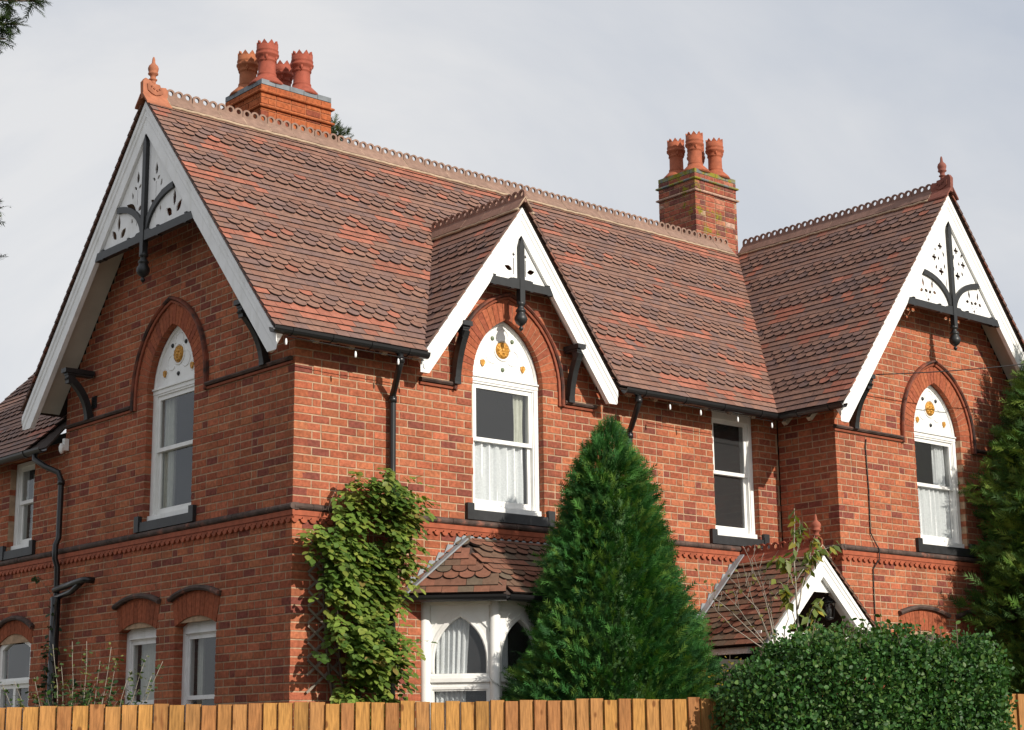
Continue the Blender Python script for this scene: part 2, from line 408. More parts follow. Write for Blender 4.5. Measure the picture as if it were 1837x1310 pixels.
LW=-2.37; FWc=2.735; BW=9.225; MW0,MW1=5.95,6.735
GW=[(-1.72,.40),(-2.90,.40)]       # ground-floor windows in the gable wall (u centre, half width)
gw_ops=[seg_op(cu,hw,1.5,2.48,.09,.25) for cu,hw in GW]
wall_left=BrickWall('wall',LEFT); wall_front=BrickWall('wall',FRONT); wall_bf=BrickWall('wall',BAYF); wall_bs=BrickWall('wall',BAYS); wall_ext=BrickWall('wall',EXTW)
wall_left.lay(.4,8.08,left_ext,[gothic_op(LW,WB)]+gw_ops,seed=1)
BWX0,BWX1=1.62,3.90
wall_front.lay(.4,6.96,front_ext,[gothic_op(FWc,WB),rect_op(MW0,MW1,WB,5.16),rect_op(BWX0,BWX1,.2,2.72),rect_op(5.75,7.0,0,2.3)],seed=2)
bg_ops=[seg_op(8.68,.42,1.2,2.48,.09,.25),seg_op(9.86,.42,1.2,2.48,.09,.25)]
wall_bf.lay(.4,8.08,bayf_ext,[gothic_op(BW,WB)]+bg_ops,seed=3)
wall_bs.lay(.4,5.44,bays_ext,[],seed=4)
ext_ops=[rect_op(-6.25,-5.59,WB,4.72),seg_op(-5.93,.46,1.3,2.48,.13,.16)]
wall_ext.lay(.4,4.80,lambda z,par:(-8.0,-DW-.004),ext_ops,seed=5)

def hidden(p):
    u,v,d=pix(p)
    if 525<u<760 and v>835: return True        # behind the climber
    if 915<u<1250 and v>760 and 1069-.42*(v-745)<u<1069+.42*(v-745): return True
    if u>1715 and v>640: return True
    if v>1060 and u>1290: return True
    return False
sc=[]
for wl in BrickWall.all:
    for (a,s_,i) in wl.choose(px_area):
        b=s_.bricks[i]
        if a>0 and not hidden(s_.F(b[0],b[1],0)) and b[2]>.12: sc.append((a,id(s_),i))
sc.sort(reverse=True); pick=set((x[1],x[2]) for x in sc[:300])
VAR={}
def brick_variant(L,ci,seed,depth,matname):
    kl=round(L/.02)*.02; k=(kl,ci,seed%3,matname)
    if k not in VAR:
        mb=MB(); P,Fc=brick_local(kl,CG-MJ,depth,.0018,random.Random(seed%3)); mb.add([(x,-y,z) for x,y,z in P],[tuple(reversed(f)) for f in Fc],BCOLS[ci]); VAR[k]=mb.mesh('brick',M[matname])
    return VAR[k],L/kl
WALLOBJ={}
wl_labels={id(wall_left):'shaded gable-end wall with pointed window',id(wall_front):'sunlit front wall of orange-red brick',id(wall_bf):'sunlit brick wall of the projecting gable',id(wall_bs):'narrow shaded return wall',id(wall_ext):'shaded brick wall of the low rear wing'}
for wl in BrickWall.all:
    wo=wl.mort.obj('wall',M['mortar'],house,label=wl_labels[id(wl)]); WALLOBJ[id(wl)]=wo
    fld=MB()
    for i,b in enumerate(wl.bricks):
        u,z,L,ci,pd,sd,depth,tint=b
        if (id(wl),i) in pick:
            me,sx=brick_variant(L,ci,sd,depth,'brick')
            link('brick',me,wo,mw=wl.F.mat(u,z,pd)@Matrix.Diagonal((sx,1,1,1)))
        else:
            P,Fc=brick_local(L,CG-MJ,depth,.002,random.Random(sd))
            fld.add([wl.F(u+x,z+zz,pd+y) for x,y,zz in P],Fc,BCOLS[ci])
    fld.obj('brickwork',M['brick'],wo,kind='stuff')

# ---- arch rings (voussoirs), hood moulds, strings
def voussoirs(F,cu,zs,a,c,ring,wo,seed,n_each=15):
    mb=MB(); rd=random.Random(seed); r0=a+c; r1=r0+ring
    t0=math.acos(c/r0); t1=math.acos(c/r1)
    for side in (1,-1):
        for i in range(n_each):
            f0,f1=i/n_each,(i+1)/n_each; gp=.0035
            def P(r,f,tt,off):
                th=tt*f+off/r; u=cu+side*max(.0025,(-c+r*math.cos(th))); return (u,zs+r*math.sin(th))
            q=[P(r0+.002,f0,t0,gp),P(r1,f0,t1,gp),P(r1,f1,t1,-gp),P(r0+.002,f1,t0,-gp)]
            if side<0: q=q[::-1]
            ci=rd.choice(range(24)); col=tuple(x*1.0 for x in BCOLS[ci])
            k=rd.uniform(.0,.003)
            prism(mb,F,[q],-.17,k,tuple(.45*a_+.55*b_ for a_,b_ in zip(col,(.33,.095,.047))))
    mb.obj('arch',M['brick'],wo,label='pointed arch ring of radiating bricks')
    mo=MB(); pts=gothic(cu,zs,a+.006,c); po=gothic(cu,zs,a+ring-.005,c)
    for i in range(len(pts)-1):
        mo.add([F(*pts[i],-.004),F(*po[i],-.004),F(*po[i+1],-.004),F(*pts[i+1],-.004)],[(0,1,2,3)])
        mo.add([F(*pts[i],-.006),F(*pts[i+1],-.006),F(*pts[i+1],-.17),F(*pts[i],-.17)],[(0,1,2,3)])
    mo.obj('arch_mortar',M['mortar'],wo)
def hood(F,cu,zs,a,c,ring,wo,uL,uR,zb=4.885,top=None):
    """terracotta + sooted roll following the arch, dropping to zb and running out to uL/uR"""
    ro=a+ring+.012
    def path(k):
        arc=gothic(cu,zs,ro+k,c,12)      # right springing -> apex -> left
        return [(uR,zb+k*.0),(cu+ro+k,zb)]+arc+[(cu-ro-k,zb),(uL,zb)]
    mb=MB(); sweep(mb,F,path(0),[(0.0,.002),(0.0,.022),(-.022,.030),(-.030,.002)],col=(.27,.078,.042)); mb.obj('hood_mould',M['terra'],wo,label='terracotta inner roll of the hood mould')
    P2=path(0); PR=[(-.031,.002),(-.031,.040),(-.044,.056),(-.060,.052),(-.068,.034),(-.068,.002)]
    m2=MB(); sweep(m2,F,P2[1:-1],PR); m2.obj('drip_mould',M['hood'],wo,label='sooted outer drip mould over the arch')
    for a_,b_ in ((P2[0],P2[1]),(P2[-2],P2[-1])):
        m2=MB(); o_=-.069 if a_ is P2[0] else .069
        q0,q1=((a_[0],a_[1]+.001),(b_[0]+(-o_ if a_ is P2[0] else 0),b_[1]+.001)) if a_ is P2[0] else ((a_[0]-o_,a_[1]+.001),(b_[0],b_[1]+.001))
        sweep(m2,F,[q0,q1],[(-.031,.002),(-.031,.044),(-.050,.060),(-.066,.052),(-.072,.034),(-.072,.002)]); m2.obj('string_mould',M['dark_roll'],wo)
# NB the path runs right-to-left, so its left normal points down/inward: outward is negative n
voussoirs(LEFT,LW,ZSP,GA,GC,RING,WALLOBJ[id(wall_left)],11); hood(LEFT,LW,ZSP,GA,GC,RING,WALLOBJ[id(wall_left)],-4.70,-.03)
voussoirs(FRONT,FWc,ZSP,GA,GC,RING,WALLOBJ[id(wall_front)],12); hood(FRONT,FWc,ZSP,GA,GC,RING,WALLOBJ[id(wall_front)],1.52,4.00,4.872)
voussoirs(BAYF,BW,ZSP,GA,GC,RING,WALLOBJ[id(wall_bf)],13); hood(BAYF,BW,ZSP,GA,GC,RING,WALLOBJ[id(wall_bf)],XB-.03,XE)

ROLL=MB()
def roll_mesh(L):
    mb=MB(); prof=[]
    for i in range(7):
        an=-math.pi/2+math.pi*i/6; prof.append((.032+.034*math.sin(an),.012+.036*math.cos(an)))
    P=[];n=len(prof)
    for x in (-L/2,L/2):
        P.append((x,.05,prof[0][0])); P+= [(x,-d,z) for z,d in prof]; P.append((x,.05,prof[-1][0]))
    k=n+2; Fc=[(i,i+1,k+i+1,k+i) for i in range(k-1)]+[tuple(range(k))[::-1],tuple(range(k,2*k))]
    mb.add(P,Fc,(.5,.5,.5)); return mb.mesh('moulding_brick',M['dark_roll'])
ROLLM=roll_mesh(.205)
ZST=3.46
def string_course(F,u0,u1,wo,skip=()):
    n=max(1,round((u1-u0)/.212)); L=(u1-u0)/n
    for i in range(n):
        u=u0+(i+.5)*L
        link('moulding_brick',ROLLM,wo,mw=F.mat(u,ZST,random.uniform(-.002,.002))@Matrix.Diagonal((L*.985/.205,1,1,1)))
    mb=MB(); col=(.32,.085,.042)
    fbox(mb,F,u0,u1,ZST-.052,ZST-.004,.001,.026,col)
    fbox(mb,F,u0,u1,ZST-.066,ZST-.053,.001,.018,(.27,.07,.035))
    k=max(2,round((u1-u0)/.102)); d=(u1-u0)/k
    for i in range(k):
        uc=u0+(i+.5)*d; lp=[(uc-d*.5,ZST-.067),(uc-d*.48,ZST-.085)]+[(uc-d*.30+d*.34*math.cos(a_)*1.1-d*.02,ZST-.088-.036*math.sin(a_)) for a_ in np.linspace(math.pi,0,7)]+[(uc+d*.28,ZST-.09),(uc+d*.5,ZST-.067)]
        v=random.uniform(.85,1.1); prism(mb,F,[lp],.001,.024,tuple(x*v for x in col))
    mb.obj('dentil_band',M['terra'],wo,kind='stuff')
string_course(LEFT,-DW,.04,WALLOBJ[id(wall_left)])
string_course(FRONT,-.0,XB-.05,WALLOBJ[id(wall_front)])
string_course(BAYF,XB-.0,XE,WALLOBJ[id(wall_bf)])
string_course(BAYS,.05,PB+.04,WALLOBJ[id(wall_bs)])
string_course(EXTW,-8.0,-DW-.01,WALLOBJ[id(wall_ext)])

# segmental arches
def seg_arch(F,cu,hw,zs,rise,ring,wo,seed,rise_in=.09):
    rd=random.Random(seed); mb=MB(); n=10
    r=(hw*hw+rise_in*rise_in)/(2*rise_in)
    def zi(u): return zs+math.sqrt(max(0,r*r-u*u))-(r-rise_in)
    hw2=hw+.25*ring
    for i in range(n):
        f0,f1=i/n,(i+1)/n
        b0=-hw+2*hw*f0+.003; b1=-hw+2*hw*f1-.003; t0=-hw2+2*hw2*f0+.003; t1=-hw2+2*hw2*f1-.003
        k=rd.uniform(.8,1.1); c=(.30*k,.088*k,.044*k)
        prism(mb,F,[[(cu+b0,zi(b0)-.0),(cu+b1,zi(b1)),(cu+t1,zi(t1*hw/hw2)+ring),(cu+t0,zi(t0*hw/hw2)+ring)]],-.17,rd.uniform(.001,.003),c)
    mb.obj('arch',M['brick'],wo,label='segmental arch of upright bricks')
    hm=MB(); pts=[(cu+hw2*1.03*t,zi(hw*t)+ring+.004) for t in np.linspace(1,-1,13)]
    sweep(hm,F,pts,[(0,.001),(0,.042),(-.022,.055),(-.044,.048),(-.052,.03),(-.052,.001)]); hm.obj('drip_mould',M['dark_roll'],wo)
    mo=MB(); fbox(mo,F,cu-hw2,cu+hw2,zs+.03,zs+ring+rise_in*.6,-.05,-.012); mo.obj('arch_mortar',M['mortar'],wo)
for k,(cu,hw) in enumerate(GW): seg_arch(LEFT,cu,hw,2.48,.09,.25,WALLOBJ[id(wall_left)],k)
seg_arch(BAYF,8.68,.42,2.48,.09,.25,WALLOBJ[id(wall_bf)],5); seg_arch(BAYF,9.86,.42,2.48,.09,.25,WALLOBJ[id(wall_bf)],6)
seg_arch(EXTW,-5.93,.46,2.48,.13,.16,WALLOBJ[id(wall_ext)],7,.14)

# ------------------------------------------------------------------ roofs
class Roof:
    def __init__(s,O,U,V):
        s.O=np.array(O,float); s.U=np.array(U,float)/np.linalg.norm(U); s.V=np.array(V,float)/np.linalg.norm(V); s.N=np.cross(s.U,s.V)
    def __call__(s,u,v,h=0): return s.O+s.U*u+s.V*v+s.N*h
    def h_of(s,p): return float((np.array(p)-s.O)@s.N)
GAUGE=.1; TW=.160
def tile_local(kind,wd=.157,hb=.043,th=.018,ln=.19):
    """top face, then the shade-painted bottom edge and the two sides; returns verts, faces, is_edge per vertex"""
    if kind=='s': wd,hb,th=.151,.051,.024
    a=wd/2; sl=.125 if kind=='p' else .15
    if kind=='s': bot=[(-a,.066)]+[(-a*math.cos(x),.066-.066*math.sin(x)) for x in np.linspace(.22,math.pi-.22,7)]+[(a,.066)]
    else: bot=[(-a,0),(a,0)]
    lp=bot+[(a,ln),(-a,ln)]; n=len(lp); m_=len(bot)
    V=[(x,y,hb-sl*y) for x,y in lp]; E=[0]*n
    Fc=[tuple(range(n))]
    V+=[(x,y,hb-sl*y) for x,y in bot]+[(x,y,hb-sl*y-th) for x,y in bot]; E+=[1]*(2*m_)
    Fc+=[(n+m_+i,n+m_+i+1,n+i+1,n+i) for i in range(m_-1)]
    o=len(V); V+=[(a,ln,hb-sl*ln-th),(-a,ln,hb-sl*ln-th)]; E+=[0,0]
    Fc+=[(n+2*m_-1,o,m_,n+m_-1),(o+1,n+m_,n,n-1)]
    return V,Fc,E
EDGE_SHADE=(.022,.014,.012)  # near-black colour painting the shadow line under each tile's lower edge
def tile_cols(E,c): return [EDGE_SHADE if e else c for e in E]
rt=random.Random(21)
TB=[(.198,.112,.087),(.214,.118,.088),(.182,.107,.088),(.228,.124,.092),(.170,.104,.090),(.206,.106,.078)]
TS=[(.315,.115,.075),(.285,.105,.070),(.335,.125,.083),(.27,.107,.073)]
TOLD=[(.17,.082,.055),(.20,.09,.058),(.14,.085,.058),(.225,.098,.065),(.125,.095,.068)]
TCOLS=TB+TS+TOLD
TV={}
def tile_variant(kind,ci,old=False):
    k=(kind,ci)
    if k not in TV:
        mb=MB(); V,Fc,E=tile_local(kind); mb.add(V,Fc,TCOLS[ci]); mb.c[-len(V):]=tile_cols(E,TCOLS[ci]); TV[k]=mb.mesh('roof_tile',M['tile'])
    return TV[k]
_ng=rng.random((90,200))
def patch_noise(u,r):
    x=u/.62+3; y=r/2.0+5; i,j=int(math.floor(x)),int(math.floor(y)); fx,fy=x-i,y-j
    G=lambda a,b:_ng[b%90,a%200]
    return (G(i,j)*(1-fx)+G(i+1,j)*fx)*(1-fy)+(G(i,j+1)*(1-fx)+G(i+1,j+1)*fx)*fy
ALLT=[]
def lay_tiles(roof,u0f,u1f,nrows,keep,parent,old=False,sal=1.0,first=4,seed=0,period=6,nscal=3):
    rd=random.Random(seed); out_=[]
    for r in range(nrows):
        v=r*GAUGE; a,b=u0f(v),u1f(v)
        if b-a<.05: continue
        scal = r>=first and ((r-first)%period)<nscal
        off=0 if r%2 else TW/2
        k0=math.floor((a-off)/TW); u=k0*TW+off
        while u<b+.001:
            uc=u+TW/2
            l_,r_=max(uc-TW/2,a),min(uc+TW/2,b)
            if r_-l_>.045:
                um=(l_+r_)/2; p=roof(um,v+.05,.02)
                edge=(l_<a+.10 or r_>b-.10)
                kp=keep(p) if keep else True
                if kp:
                    if old: ci=10+rd.randrange(5)
                    else:
                        pn=patch_noise(uc,r)
                        ps=(.06 if scal else max(0,min(.85,(pn-.52)*4.0)))*sal
                        ci=6+rd.randrange(4) if rd.random()<ps else rd.randrange(6)
                    kind='s' if scal and not edge and kp!=2 else 'p'
                    out_.append((roof,um+rd.uniform(-.002,.002)*(not edge),v+rd.uniform(-.003,.003),rd.uniform(0,.003),kind,ci,parent,rd.uniform(-.010,.010),(r_-l_)/TW))
            u+=TW
    ALLT.extend(out_)
def deck(mb,roof,us,vs_,h=0):
    (a,b),(c,d)=us,vs_
    mb.add([roof(a,c,h),roof(b,c,h),roof(b,d,h),roof(a,d,h)],[(0,1,2,3)])

# main
LM=math.hypot(YC+EO,ZR-ZE)
XV=-.44                                       # verge
RM=Roof((XV,-EO,ZE),(1,0,0),(0,YC+EO,ZR-ZE))
LBAY=math.hypot(BH,8.22-ZE); YF=-PB-.42
RBL=Roof((BC-BH,2.38,ZE),(0,-1,0),(BH,0,8.22-ZE))      # bay, left slope: u runs towards the viewer
RBR=Roof((BC+BH,YF,ZE),(0,1,0),(-BH,0,8.22-ZE))
LDR=math.hypot(DH,ZDR-ZDE); YD=-.27
RDL=Roof((DC-DH,1.9,ZDE),(0,-1,0),(DH,0,ZDR-ZDE))
RDR=Roof((DC+DH,YD,ZDE),(0,1,0),(-DH,0,ZDR-ZDE))
LME=LM
roof_main=MB()
_vA=(ZDR-ZE)/(ZR-ZE)*LM; _vd=(ZDE-ZE)/(ZR-ZE)*LM
prism(roof_main,RM,[[(.03,0),(DC-DH-XV,0),(DC-DH-XV,_vd),(DC-XV,_vA),(DC+DH-XV,_vd),(DC+DH-XV,0),(BC-BH-XV,0),(BC-XV,LM),(.03,LM)]],-.02,0)
roof_main.add([(BC,YC,ZR),(XE,YC,ZR),(XE,1.2,ZR-1.18*KM),(BC,1.2,ZR-1.18*KM)],[(0,1,2,3)])
roof_main.add([(XV+.03,YC,ZR),(XE,YC,ZR),(XE,2*YC+EO,ZE),(XV+.03,2*YC+EO,ZE)],[(0,1,2,3)])
roof_main.add([(XE,-EO+.3,ZE+.3),(XE,YC,ZR),(XE,2*YC+EO,ZE)],[(0,1,2)])
RO_MAIN=roof_main.obj('roof',M['deck'],house,label='main tiled roof slope with bands of scalloped tiles')
rb=MB(); deck(rb,RBL,(0,2.38-YF-.03),(0,LBAY)); deck(rb,RBR,(.03,2.38-YF),(0,LBAY)); RO_BAY=rb.obj('roof',M['deck'],house,label='tiled roof of the projecting right gable')
rd_=MB(); deck(rd_,RDL,(.0,1.9-YD-.03),(0,LDR)); deck(rd_,RDR,(.03,1.9-YD),(0,LDR)); RO_DOR=rd_.obj('roof',M['deck'],house,label='small tiled roof of the central gablet')
def keep_main(p):
    if RBL.h_of(p)<-.03 and p[0]<BC: return False
    if p[0]>BC: return False
    if RDL.h_of(p)<-.02 and RDR.h_of(p)<-.02: return False
    if RBL.h_of(p)<.16: return 2
    if RDL.h_of(p)<.12 and RDR.h_of(p)<.12: return 2
    return True
def keep_side(p): 
    h=RM.h_of(p)
    if h<-.03: return False
    return 2 if h<.12 else True
lay_tiles(RM,lambda v:0,lambda v:XE-XV,40,keep_main,RO_MAIN,seed=31)
lay_tiles(RBL,lambda v:0,lambda v:2.38-YF,38,keep_side,RO_BAY,seed=32,sal=.55)
lay_tiles(RBR,lambda v:0,lambda v:1.2,38,None,RO_BAY,seed=33,sal=.5)
lay_tiles(RDL,lambda v:0,lambda v:1.9-YD,21,keep_side,RO_DOR,seed=34,sal=.5)
lay_tiles(RDR,lambda v:0,lambda v:1.9-YD,21,keep_side,RO_DOR,seed=35,sal=.7)
# rear slope verge (seen edge-on from the left)
RREAR=Roof((XE,2*YC+EO,ZE),(-1,0,0),(0,-(YC+EO),ZR-ZE))
lay_tiles(RREAR,lambda v:XE-XV-.5,lambda v:XE-XV,39,None,RO_MAIN,seed=36)
# rear wing
XEX=-.22; ZEX=4.70
REX=Roof((XEX,8.9,ZEX),(0,-1,0),(1,0,KM))
re_=MB(); prism(re_,REX,[[(.16,0),(8.9-4.80,0),(8.9-4.80,3.0),(.16+.96,3.0)]],-.02,0); RO_EXT=re_.obj('roof',M['deck'],house,label='tiled roof of the low rear wing')
def keep_ext(p):
    return not (RREAR.h_of(p)<-.05 and p[0]>XV+.1) 
lay_tiles(REX,lambda v:.15+v*.32,lambda v:8.9-4.80,29,keep_ext,RO_EXT,seed=37,sal=.6)

# bay-window roof (canted) and porch roof tiles
BX0,BX1,BD=1.30,4.22,.73; ZB0=2.70; BRISE=.60; BIN=.72
cant=np.array([1,-1,0.])/math.sqrt(2)
def tilt(n2,run,rise): return (n2[0]*run,n2[1]*run,rise)
# left cant facet: eave from (BX0,0) to (BX0+BD,-BD); inward normal (1,1)/sqrt2
inw=np.array([1,1,0])/math.sqrt(2)
RWL=Roof((BX0,0,ZB0),(1,-1,0),tilt(inw,.74,.795)); RWF=Roof((BX0+BD,-BD,ZB0),(1,0,0),tilt((0,1),.73,.61))
inr=np.array([-1,1,0])/math.sqrt(2)
RWR=Roof((BX1-BD,-BD,ZB0),(1,1,0),tilt(inr,.74,.795))
RO_BW=MB(); LB_=BD*math.sqrt(2); W3=BX1-BX0-2*BD
apL=RWF(.32,math.hypot(.74,BRISE)-.01,-.01)
RO_BW.add([RWL(0,0),RWL(LB_,0),(2.10,-.0,3.31)],[(0,1,2)]); RO_BW.add([RWF(0,0),RWF(W3,0),(BX1-.8,0,3.31),(2.10,0,3.31)],[(0,1,2,3)]); RO_BW.add([RWR(0,0),RWR(LB_,0),(BX1-.8,0,3.31)],[(0,1,2)])
bay_part=link('bay_window',None,house,label='canted ground-floor bay window with gothic lights and a tiled roof')
BWROOF=RO_BW.obj('roof',M['deck'],bay_part)
def wk(me,others):
    def f(p):
        if p[1]>.02: return False
        for o in others:
            if o.h_of(p)<-.02: return False
        return 2 if any(o.h_of(p)<.05 for o in others) else True
    return f
lay_tiles(RWL,lambda v:-.05+v*.0,lambda v:LB_+.4,10,lambda p:(p[1]<.03 and RWF.h_of(p)<.0),BWROOF,old=True,seed=41,first=2,period=5,nscal=2)
lay_tiles(RWF,lambda v:-.1,lambda v:W3+.1,10,lambda p:(RWL.h_of(p)<.0 and RWR.h_of(p)<.0 and p[1]<.03),BWROOF,old=True,seed=42,first=2,period=5,nscal=2)
lay_tiles(RWR,lambda v:-.2,lambda v:LB_,10,lambda p:(p[1]<.03 and RWF.h_of(p)<.0),BWROOF,old=True,seed=43,first=2,period=5,nscal=2)
PX,PZR,PYF,PHW,PK=6.34,3.34,-1.27,1.12,.96
RPL=Roof((PX-PHW,0,PZR-PHW*PK),(0,-1,0),(1,0,PK)); RPR=Roof((PX+PHW,PYF,PZR-PHW*PK),(0,1,0),(-1,0,PK))
LP_=PHW*math.hypot(1,PK)
porch=link('porch',None,house,label='small gabled entrance porch with white bargeboards')
rp=MB(); deck(rp,RPL,(0,-PYF-.03),(0,LP_)); deck(rp,RPR,(.03,-PYF),(0,LP_)); RO_P=rp.obj('roof',M['deck'],porch)
lay_tiles(RPL,lambda v:.0,lambda v:-PYF,15,None,RO_P,old=True,seed=44,first=2,period=6,nscal=3)
lay_tiles(RPR,lambda v:.0,lambda v:-PYF-.0,15,None,RO_P,old=True,seed=45,first=2)

# tiles -> objects
scT=[]
for i,t in enumerate(ALLT):
    p=t[0](t[1],t[2]+.05,.03); u,v,d=pix(p)
    if not(-5<u<1840 and 0<v<1240): continue
    if t[6] is RO_EXT: continue
    if hidden(p) : continue
    a=px_area(p,t[0].N,.016)
    if a>0: scT.append((a,i))
scT.sort(reverse=True); pickT=set(i for _,i in scT[:300])
flds={}
for i,t in enumerate(ALLT):
    roof,u,v,h,kind,ci,par,tw_,sx=t
    if i in pickT:
        P=roof(u,v,h); mw=Matrix(((roof.U[0],roof.V[0],roof.N[0],P[0]),(roof.U[1],roof.V[1],roof.N[1],P[1]),(roof.U[2],roof.V[2],roof.N[2],P[2]),(0,0,0,1)))@Matrix.Rotation(tw_,4,'Z')@Matrix.Diagonal((sx,1,1,1))
        link('roof_tile',tile_variant(kind,ci),par,mw=mw)
    else:
        mb=flds.setdefault(id(par),(MB(),par))[0]
        V,Fc,E=tile_local(kind); k=random.uniform(.90,1.1); c=tuple(x*k for x in TCOLS[ci]); ca,sa=math.cos(tw_),math.sin(tw_)
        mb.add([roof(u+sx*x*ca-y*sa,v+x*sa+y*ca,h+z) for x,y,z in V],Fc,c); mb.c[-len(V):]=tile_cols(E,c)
for mb,par in flds.values(): mb.obj('tiling',M['tile'],par,kind='stuff')

# ------------------------------------------------------------------ closing shell (rear, side, floors, partitions)
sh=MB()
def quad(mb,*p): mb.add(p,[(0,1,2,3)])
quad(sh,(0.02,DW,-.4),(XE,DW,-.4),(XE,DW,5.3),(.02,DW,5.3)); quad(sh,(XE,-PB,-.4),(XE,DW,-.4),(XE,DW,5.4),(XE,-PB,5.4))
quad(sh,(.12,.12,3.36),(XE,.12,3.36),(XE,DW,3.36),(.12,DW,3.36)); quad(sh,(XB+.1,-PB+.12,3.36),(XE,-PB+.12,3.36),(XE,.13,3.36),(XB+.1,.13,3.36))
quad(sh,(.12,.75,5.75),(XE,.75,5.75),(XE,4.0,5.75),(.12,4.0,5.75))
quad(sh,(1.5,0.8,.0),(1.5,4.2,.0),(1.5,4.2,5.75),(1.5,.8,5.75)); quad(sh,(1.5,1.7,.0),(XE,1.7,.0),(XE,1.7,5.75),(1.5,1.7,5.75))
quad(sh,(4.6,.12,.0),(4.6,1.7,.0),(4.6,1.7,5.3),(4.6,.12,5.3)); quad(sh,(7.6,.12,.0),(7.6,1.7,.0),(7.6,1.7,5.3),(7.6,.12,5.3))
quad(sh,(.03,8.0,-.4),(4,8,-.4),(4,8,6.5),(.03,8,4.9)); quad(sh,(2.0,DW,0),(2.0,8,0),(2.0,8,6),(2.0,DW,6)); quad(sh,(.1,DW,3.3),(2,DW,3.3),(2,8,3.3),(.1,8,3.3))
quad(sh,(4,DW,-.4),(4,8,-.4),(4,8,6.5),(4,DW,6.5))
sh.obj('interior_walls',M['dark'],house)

# ------------------------------------------------------------------ bargeboards and gable carpentry
def leaf_loop(u,z,ang,L,wd,n=4):
    ca,sa=math.cos(ang),math.sin(ang); pts=[]
    for i in range(n+1):
        t=i/n; pts.append((L*t, wd*math.sin(math.pi*t**.85)))
    for i in range(n-1,0,-1):
        t=i/n; pts.append((L*t,-wd*math.sin(math.pi*t**.85)))
    return [(u+x*ca-y*sa,z+x*sa+y*ca) for x,y in pts]
def flower4(u,z,r):
    pts=[]
    for i in range(16):
        a=2*math.pi*i/16; rr=r*(.45+.55*abs(math.cos(2*a))); pts.append((u+rr*math.cos(a),z+rr*math.sin(a)))
    return pts
def holes_left(cu,zc,s):
    b=cu+.60; H=[leaf_loop(b,zc+.15,math.pi/2,.20,.034),leaf_loop(b+.045,zc+.075,R_(48),.16,.040),leaf_loop(b-.045,zc+.07,R_(142),.15,.044)]
    b=cu+.20
    H+=[leaf_loop(b,zc+.60,math.pi/2,.15,.030),leaf_loop(b+.02,zc+.545,R_(35),.07,.018),leaf_loop(b-.02,zc+.545,R_(145),.07,.018)]
    H+=[leaf_loop(b+.025,zc+.30,R_(28),.25,.050,6),leaf_loop(b-.02,zc+.29,R_(150),.10,.026),leaf_loop(b+.10,zc+.45,R_(75),.09,.020),leaf_loop(b+.10,zc+.17,R_(80),.07,.018)]
    H+=[[(b-.006,zc+.36),(b+.006,zc+.36),(b+.006,zc+.53),(b-.006,zc+.53)],[(b-.006,zc+.12),(b+.006,zc+.12),(b+.006,zc+.26),(b-.006,zc+.26)]]
    return H
def holes_bay(cu,zc,s):
    H=[]; b=cu+.50
    for q in (-1,1):
        H+=[leaf_loop(b+q*.09,zc+.19,math.pi/2-q*.1,.12,.020),leaf_loop(b+q*.09-.016,zc+.155,R_(190),.075,.024),leaf_loop(b+q*.09+.016,zc+.155,R_(-25),.07,.024)]
        H.append([(b+q*.022,zc+.06),(b+q*.075,zc+.125),(b+q*.083,zc+.12),(b+q*.03,zc+.053)])
    H.append(flower4(b,zc+.035,.026)); b=cu+.185
    H+=[flower4(b-.01,zc+.80,.050),flower4(b+.13,zc+.63,.050),flower4(b-.005,zc+.46,.055)]
    H+=[leaf_loop(b+.085,zc+.72,R_(55),.075,.018),leaf_loop(b-.09,zc+.66,R_(70),.09,.018),leaf_loop(b+.04,zc+.60,R_(95),.06,.018),leaf_loop(b+.11,zc+.47,R_(110),.07,.018),leaf_loop(b-.09,zc+.50,R_(80),.08,.016)]
    H.append(leaf_loop(b-.09,zc+.24,R_(95),.16,.009))
    return H
def holes_dorm(cu,zc,s):
    b=cu+.085
    return [leaf_loop(b+.022,zc+.11,R_(15),.115,.028,6),flower4(b,zc+.285,.022),[(b-.006,zc+.06),(b+.006,zc+.06),(b+.006,zc+.245),(b-.006,zc+.245)]]
